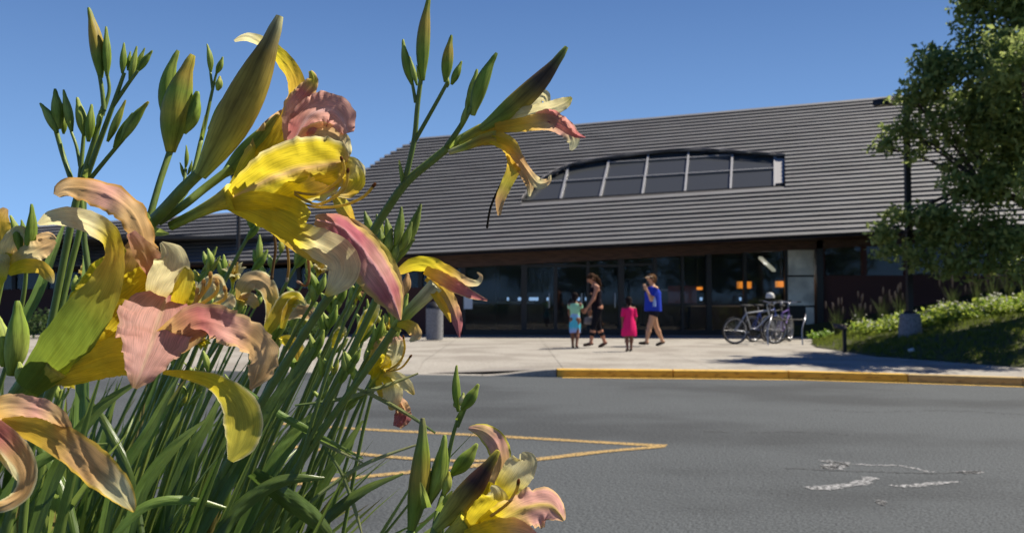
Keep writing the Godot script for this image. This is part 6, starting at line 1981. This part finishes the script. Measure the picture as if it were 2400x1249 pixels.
		var pts := curve([c, c.lerp(foot, 0.12) + Vector3(-0.006, 0, 0), c.lerp(foot, 0.5) + Vector3(0.012, 0.012, 0), foot], 18)
		var rr := []
		for i in 18: rr.append(0.0018 + 0.0018 * i / 17.0)
		s.tube(pts, rr, 8, [Color(0.24, 0.32, 0.07), Color(0.13, 0.2, 0.045)])
		put(s, "scape", M.stem, p)
		for j in rng.randi_range(3, 5):
			var e: Vector3 = pts[j / 2]
			var sc := seen_at(e)
			bud(p, sc.x, sc.y, sc.x + rng.randf_range(-26, 40), sc.y - rng.randf_range(35, 75), rng.randf_range(12, 21), d, [GN, GL, GL] if j % 2 else [GN, GN, GL])
		k += 1

func slim_scapes() -> void:
	for k in 24:
		var d := rng.randf_range(0.85, 1.5)
		var px := rng.randf_range(430, 960); var py := rng.randf_range(600, 900) - (px - 430) * 0.05
		if px > 880 and py > 840: px -= 160
		var p := lily("slim green daylily scape with small buds, one of many in the middle of the bed", px - rng.randf_range(380, 760), d)
		p.set_meta("group", "slim scapes in the middle of the bed")
		var c := at(px, py, d)
		var s := Shape.new()
		var foot: Vector3 = p.position
		var pts := curve([c, c.lerp(foot, 0.14) + Vector3(-0.004, 0, 0), c.lerp(foot, 0.5) + Vector3(rng.randf_range(-0.01, 0.03), 0.01, 0), foot], 18)
		var rr := []
		for i in 18: rr.append(0.0013 + 0.0016 * i / 17.0)
		s.tube(pts, rr, 7, [Color(0.3, 0.4, 0.09), Color(0.15, 0.23, 0.05)])
		put(s, "scape", M.stem, p)
		for j in rng.randi_range(4, 7):
			var e: Vector3 = pts[rng.randi() % 4]
			var sc := seen_at(e)
			bud(p, sc.x, sc.y, sc.x + rng.randf_range(-26, 32), sc.y - rng.randf_range(22, 52), rng.randf_range(8, 16), d, [GN, GL, GL] if j % 3 else [GN, OL, GL])

func broad_leaves() -> void:
	var p := thing("daylily_leaves", "loose group of broad bright strap leaves crossing in front of the darker clumps", "leaf clump", Vector3(-0.75, BED - 0.02, -0.8), "leaf clumps of the daylily bed")
	for q in [[[430, 1300, 38], [540, 1112, 44], [640, 955, 38], [735, 815, 10], .8], [[290, 1290, 26], [330, 1150, 32], [400, 1055, 26], [480, 985, 6], .78], [[240, 1290, 14], [330, 1192, 22], [430, 1172, 20], [545, 1195, 5], .74], [[130, 1300, 20], [180, 1060, 30], [196, 860, 30], [200, 640, 20], [196, 545, 5], .86],
		[[590, 1110, 30], [660, 1160, 44], [735, 1215, 40], [800, 1300, 20], .82], [[60, 1300, 24], [130, 1100, 34], [220, 965, 28], [330, 890, 6], .72], [[540, 1300, 30], [630, 1110, 36], [700, 1010, 30], [775, 945, 6], .85], [[370, 1300, 22], [420, 1120, 28], [480, 1000, 22], [520, 925, 5], .82], [[-30, 1249, 20], [40, 1130, 30], [130, 1060, 24], [250, 1040, 5], .7],
		[[480, 1300, 26], [560, 1195, 36], [660, 1130, 30], [760, 1120, 6], .78], [[230, 1300, 22], [270, 1130, 28], [350, 1000, 24], [420, 880, 5], .84], [[640, 1300, 24], [720, 1180, 30], [800, 1060, 24], [850, 985, 5], .9], [[20, 800, 16], [80, 700, 24], [120, 600, 18], [150, 520, 4], .9], [[700, 1300, 20], [760, 1225, 28], [850, 1150, 22], [945, 1110, 5], .86],
		[[330, 1249, 16], [300, 1120, 22], [250, 1000, 20], [200, 930, 5], .8], [[560, 905, 10], [640, 960, 18], [740, 1020, 16], [850, 1075, 4], .83], [[180, 1300, 18], [150, 1150, 26], [90, 1040, 20], [20, 990, 4], .76]]:
		var rows := []
		var d: float = q[q.size() - 1]
		for i in q.size() - 1: rows.append([q[i][0], q[i][1], d + 0.02 * i, q[i][2], rng.randf_range(-30, 30)])
		var k := rng.randf_range(0.6, 1.15)
		petal(p, rows, [Color(0.15, 0.25, 0.05) * k, Color(0.22, 0.34, 0.07) * k, Color(0.3, 0.4, 0.1) * k], {"n": 26, "ruf": 0.0, "cup": 0.5 if rng.randf() < 0.6 else -0.5, "name": "leaf", "mat": "leaf"})

func leaf_clumps() -> void:
	broad_leaves()
	var spots := [[-0.72, -0.95, "nearest the lower left corner"], [-0.5, -1.0, "second from the lower left corner"], [-0.5, -0.9, "in front, below the big left flower"], [-0.8, -1.2, "behind the lower left corner clump"], [-0.62, -1.35, "in the middle of the bed, behind the left flower"],
		[-0.5, -1.15, "in the middle of the bed, under the big flower"], [-0.4, -1.02, "at the right side of the bed, before the road"], [-1.0, -1.55, "at the back of the bed on the left"], [-0.85, -1.7, "at the back of the bed in the middle"], [-0.66, -1.6, "at the back of the bed on the right"], [-0.36, -0.9, "foremost on the right, at the bottom edge"], [-0.9, -1.0, "at the far left, cut by the frame"], [-0.42, -0.88, "closest to the bottom edge, right of the left flower"], [-0.5, -1.3, "at the right rear of the bed, low before the road"]]
	for q in spots:
		var c := Vector3(q[0] * 1.1 - 0.06, BED - 0.02, q[1])
		var t := thing("daylily_leaves", "clump of long green strap leaves " + q[2], "leaf clump", c, "leaf clumps of the daylily bed")
		for i in 58:
			var az := rng.randf() * TAU
			var to_right := rng.randf() < 0.6
			if to_right: az = rng.randfn(0.0, 0.8)
			var b := c + Vector3(cos(az), 0, sin(az)) * rng.randf() * 0.1
			var lean := rng.randf_range(0.08, 0.46) if to_right else rng.randf_range(0.02, 0.5)
			var bent := rng.randf() < 0.3
			var shade := rng.randf()
			var col := Color(0.09, 0.16, 0.03).lerp(Color(0.36, 0.46, 0.1), shade * shade)
			if rng.randf() < 0.03: col = Color(0.3, 0.25, 0.08)
			strap(t, b, az, lean, rng.randf_range(0.5, 0.76), rng.randf_range(0.012, 0.032), rng.randf_range(1.6, 3.2) if bent else rng.randf_range(0.05, 0.8), col)
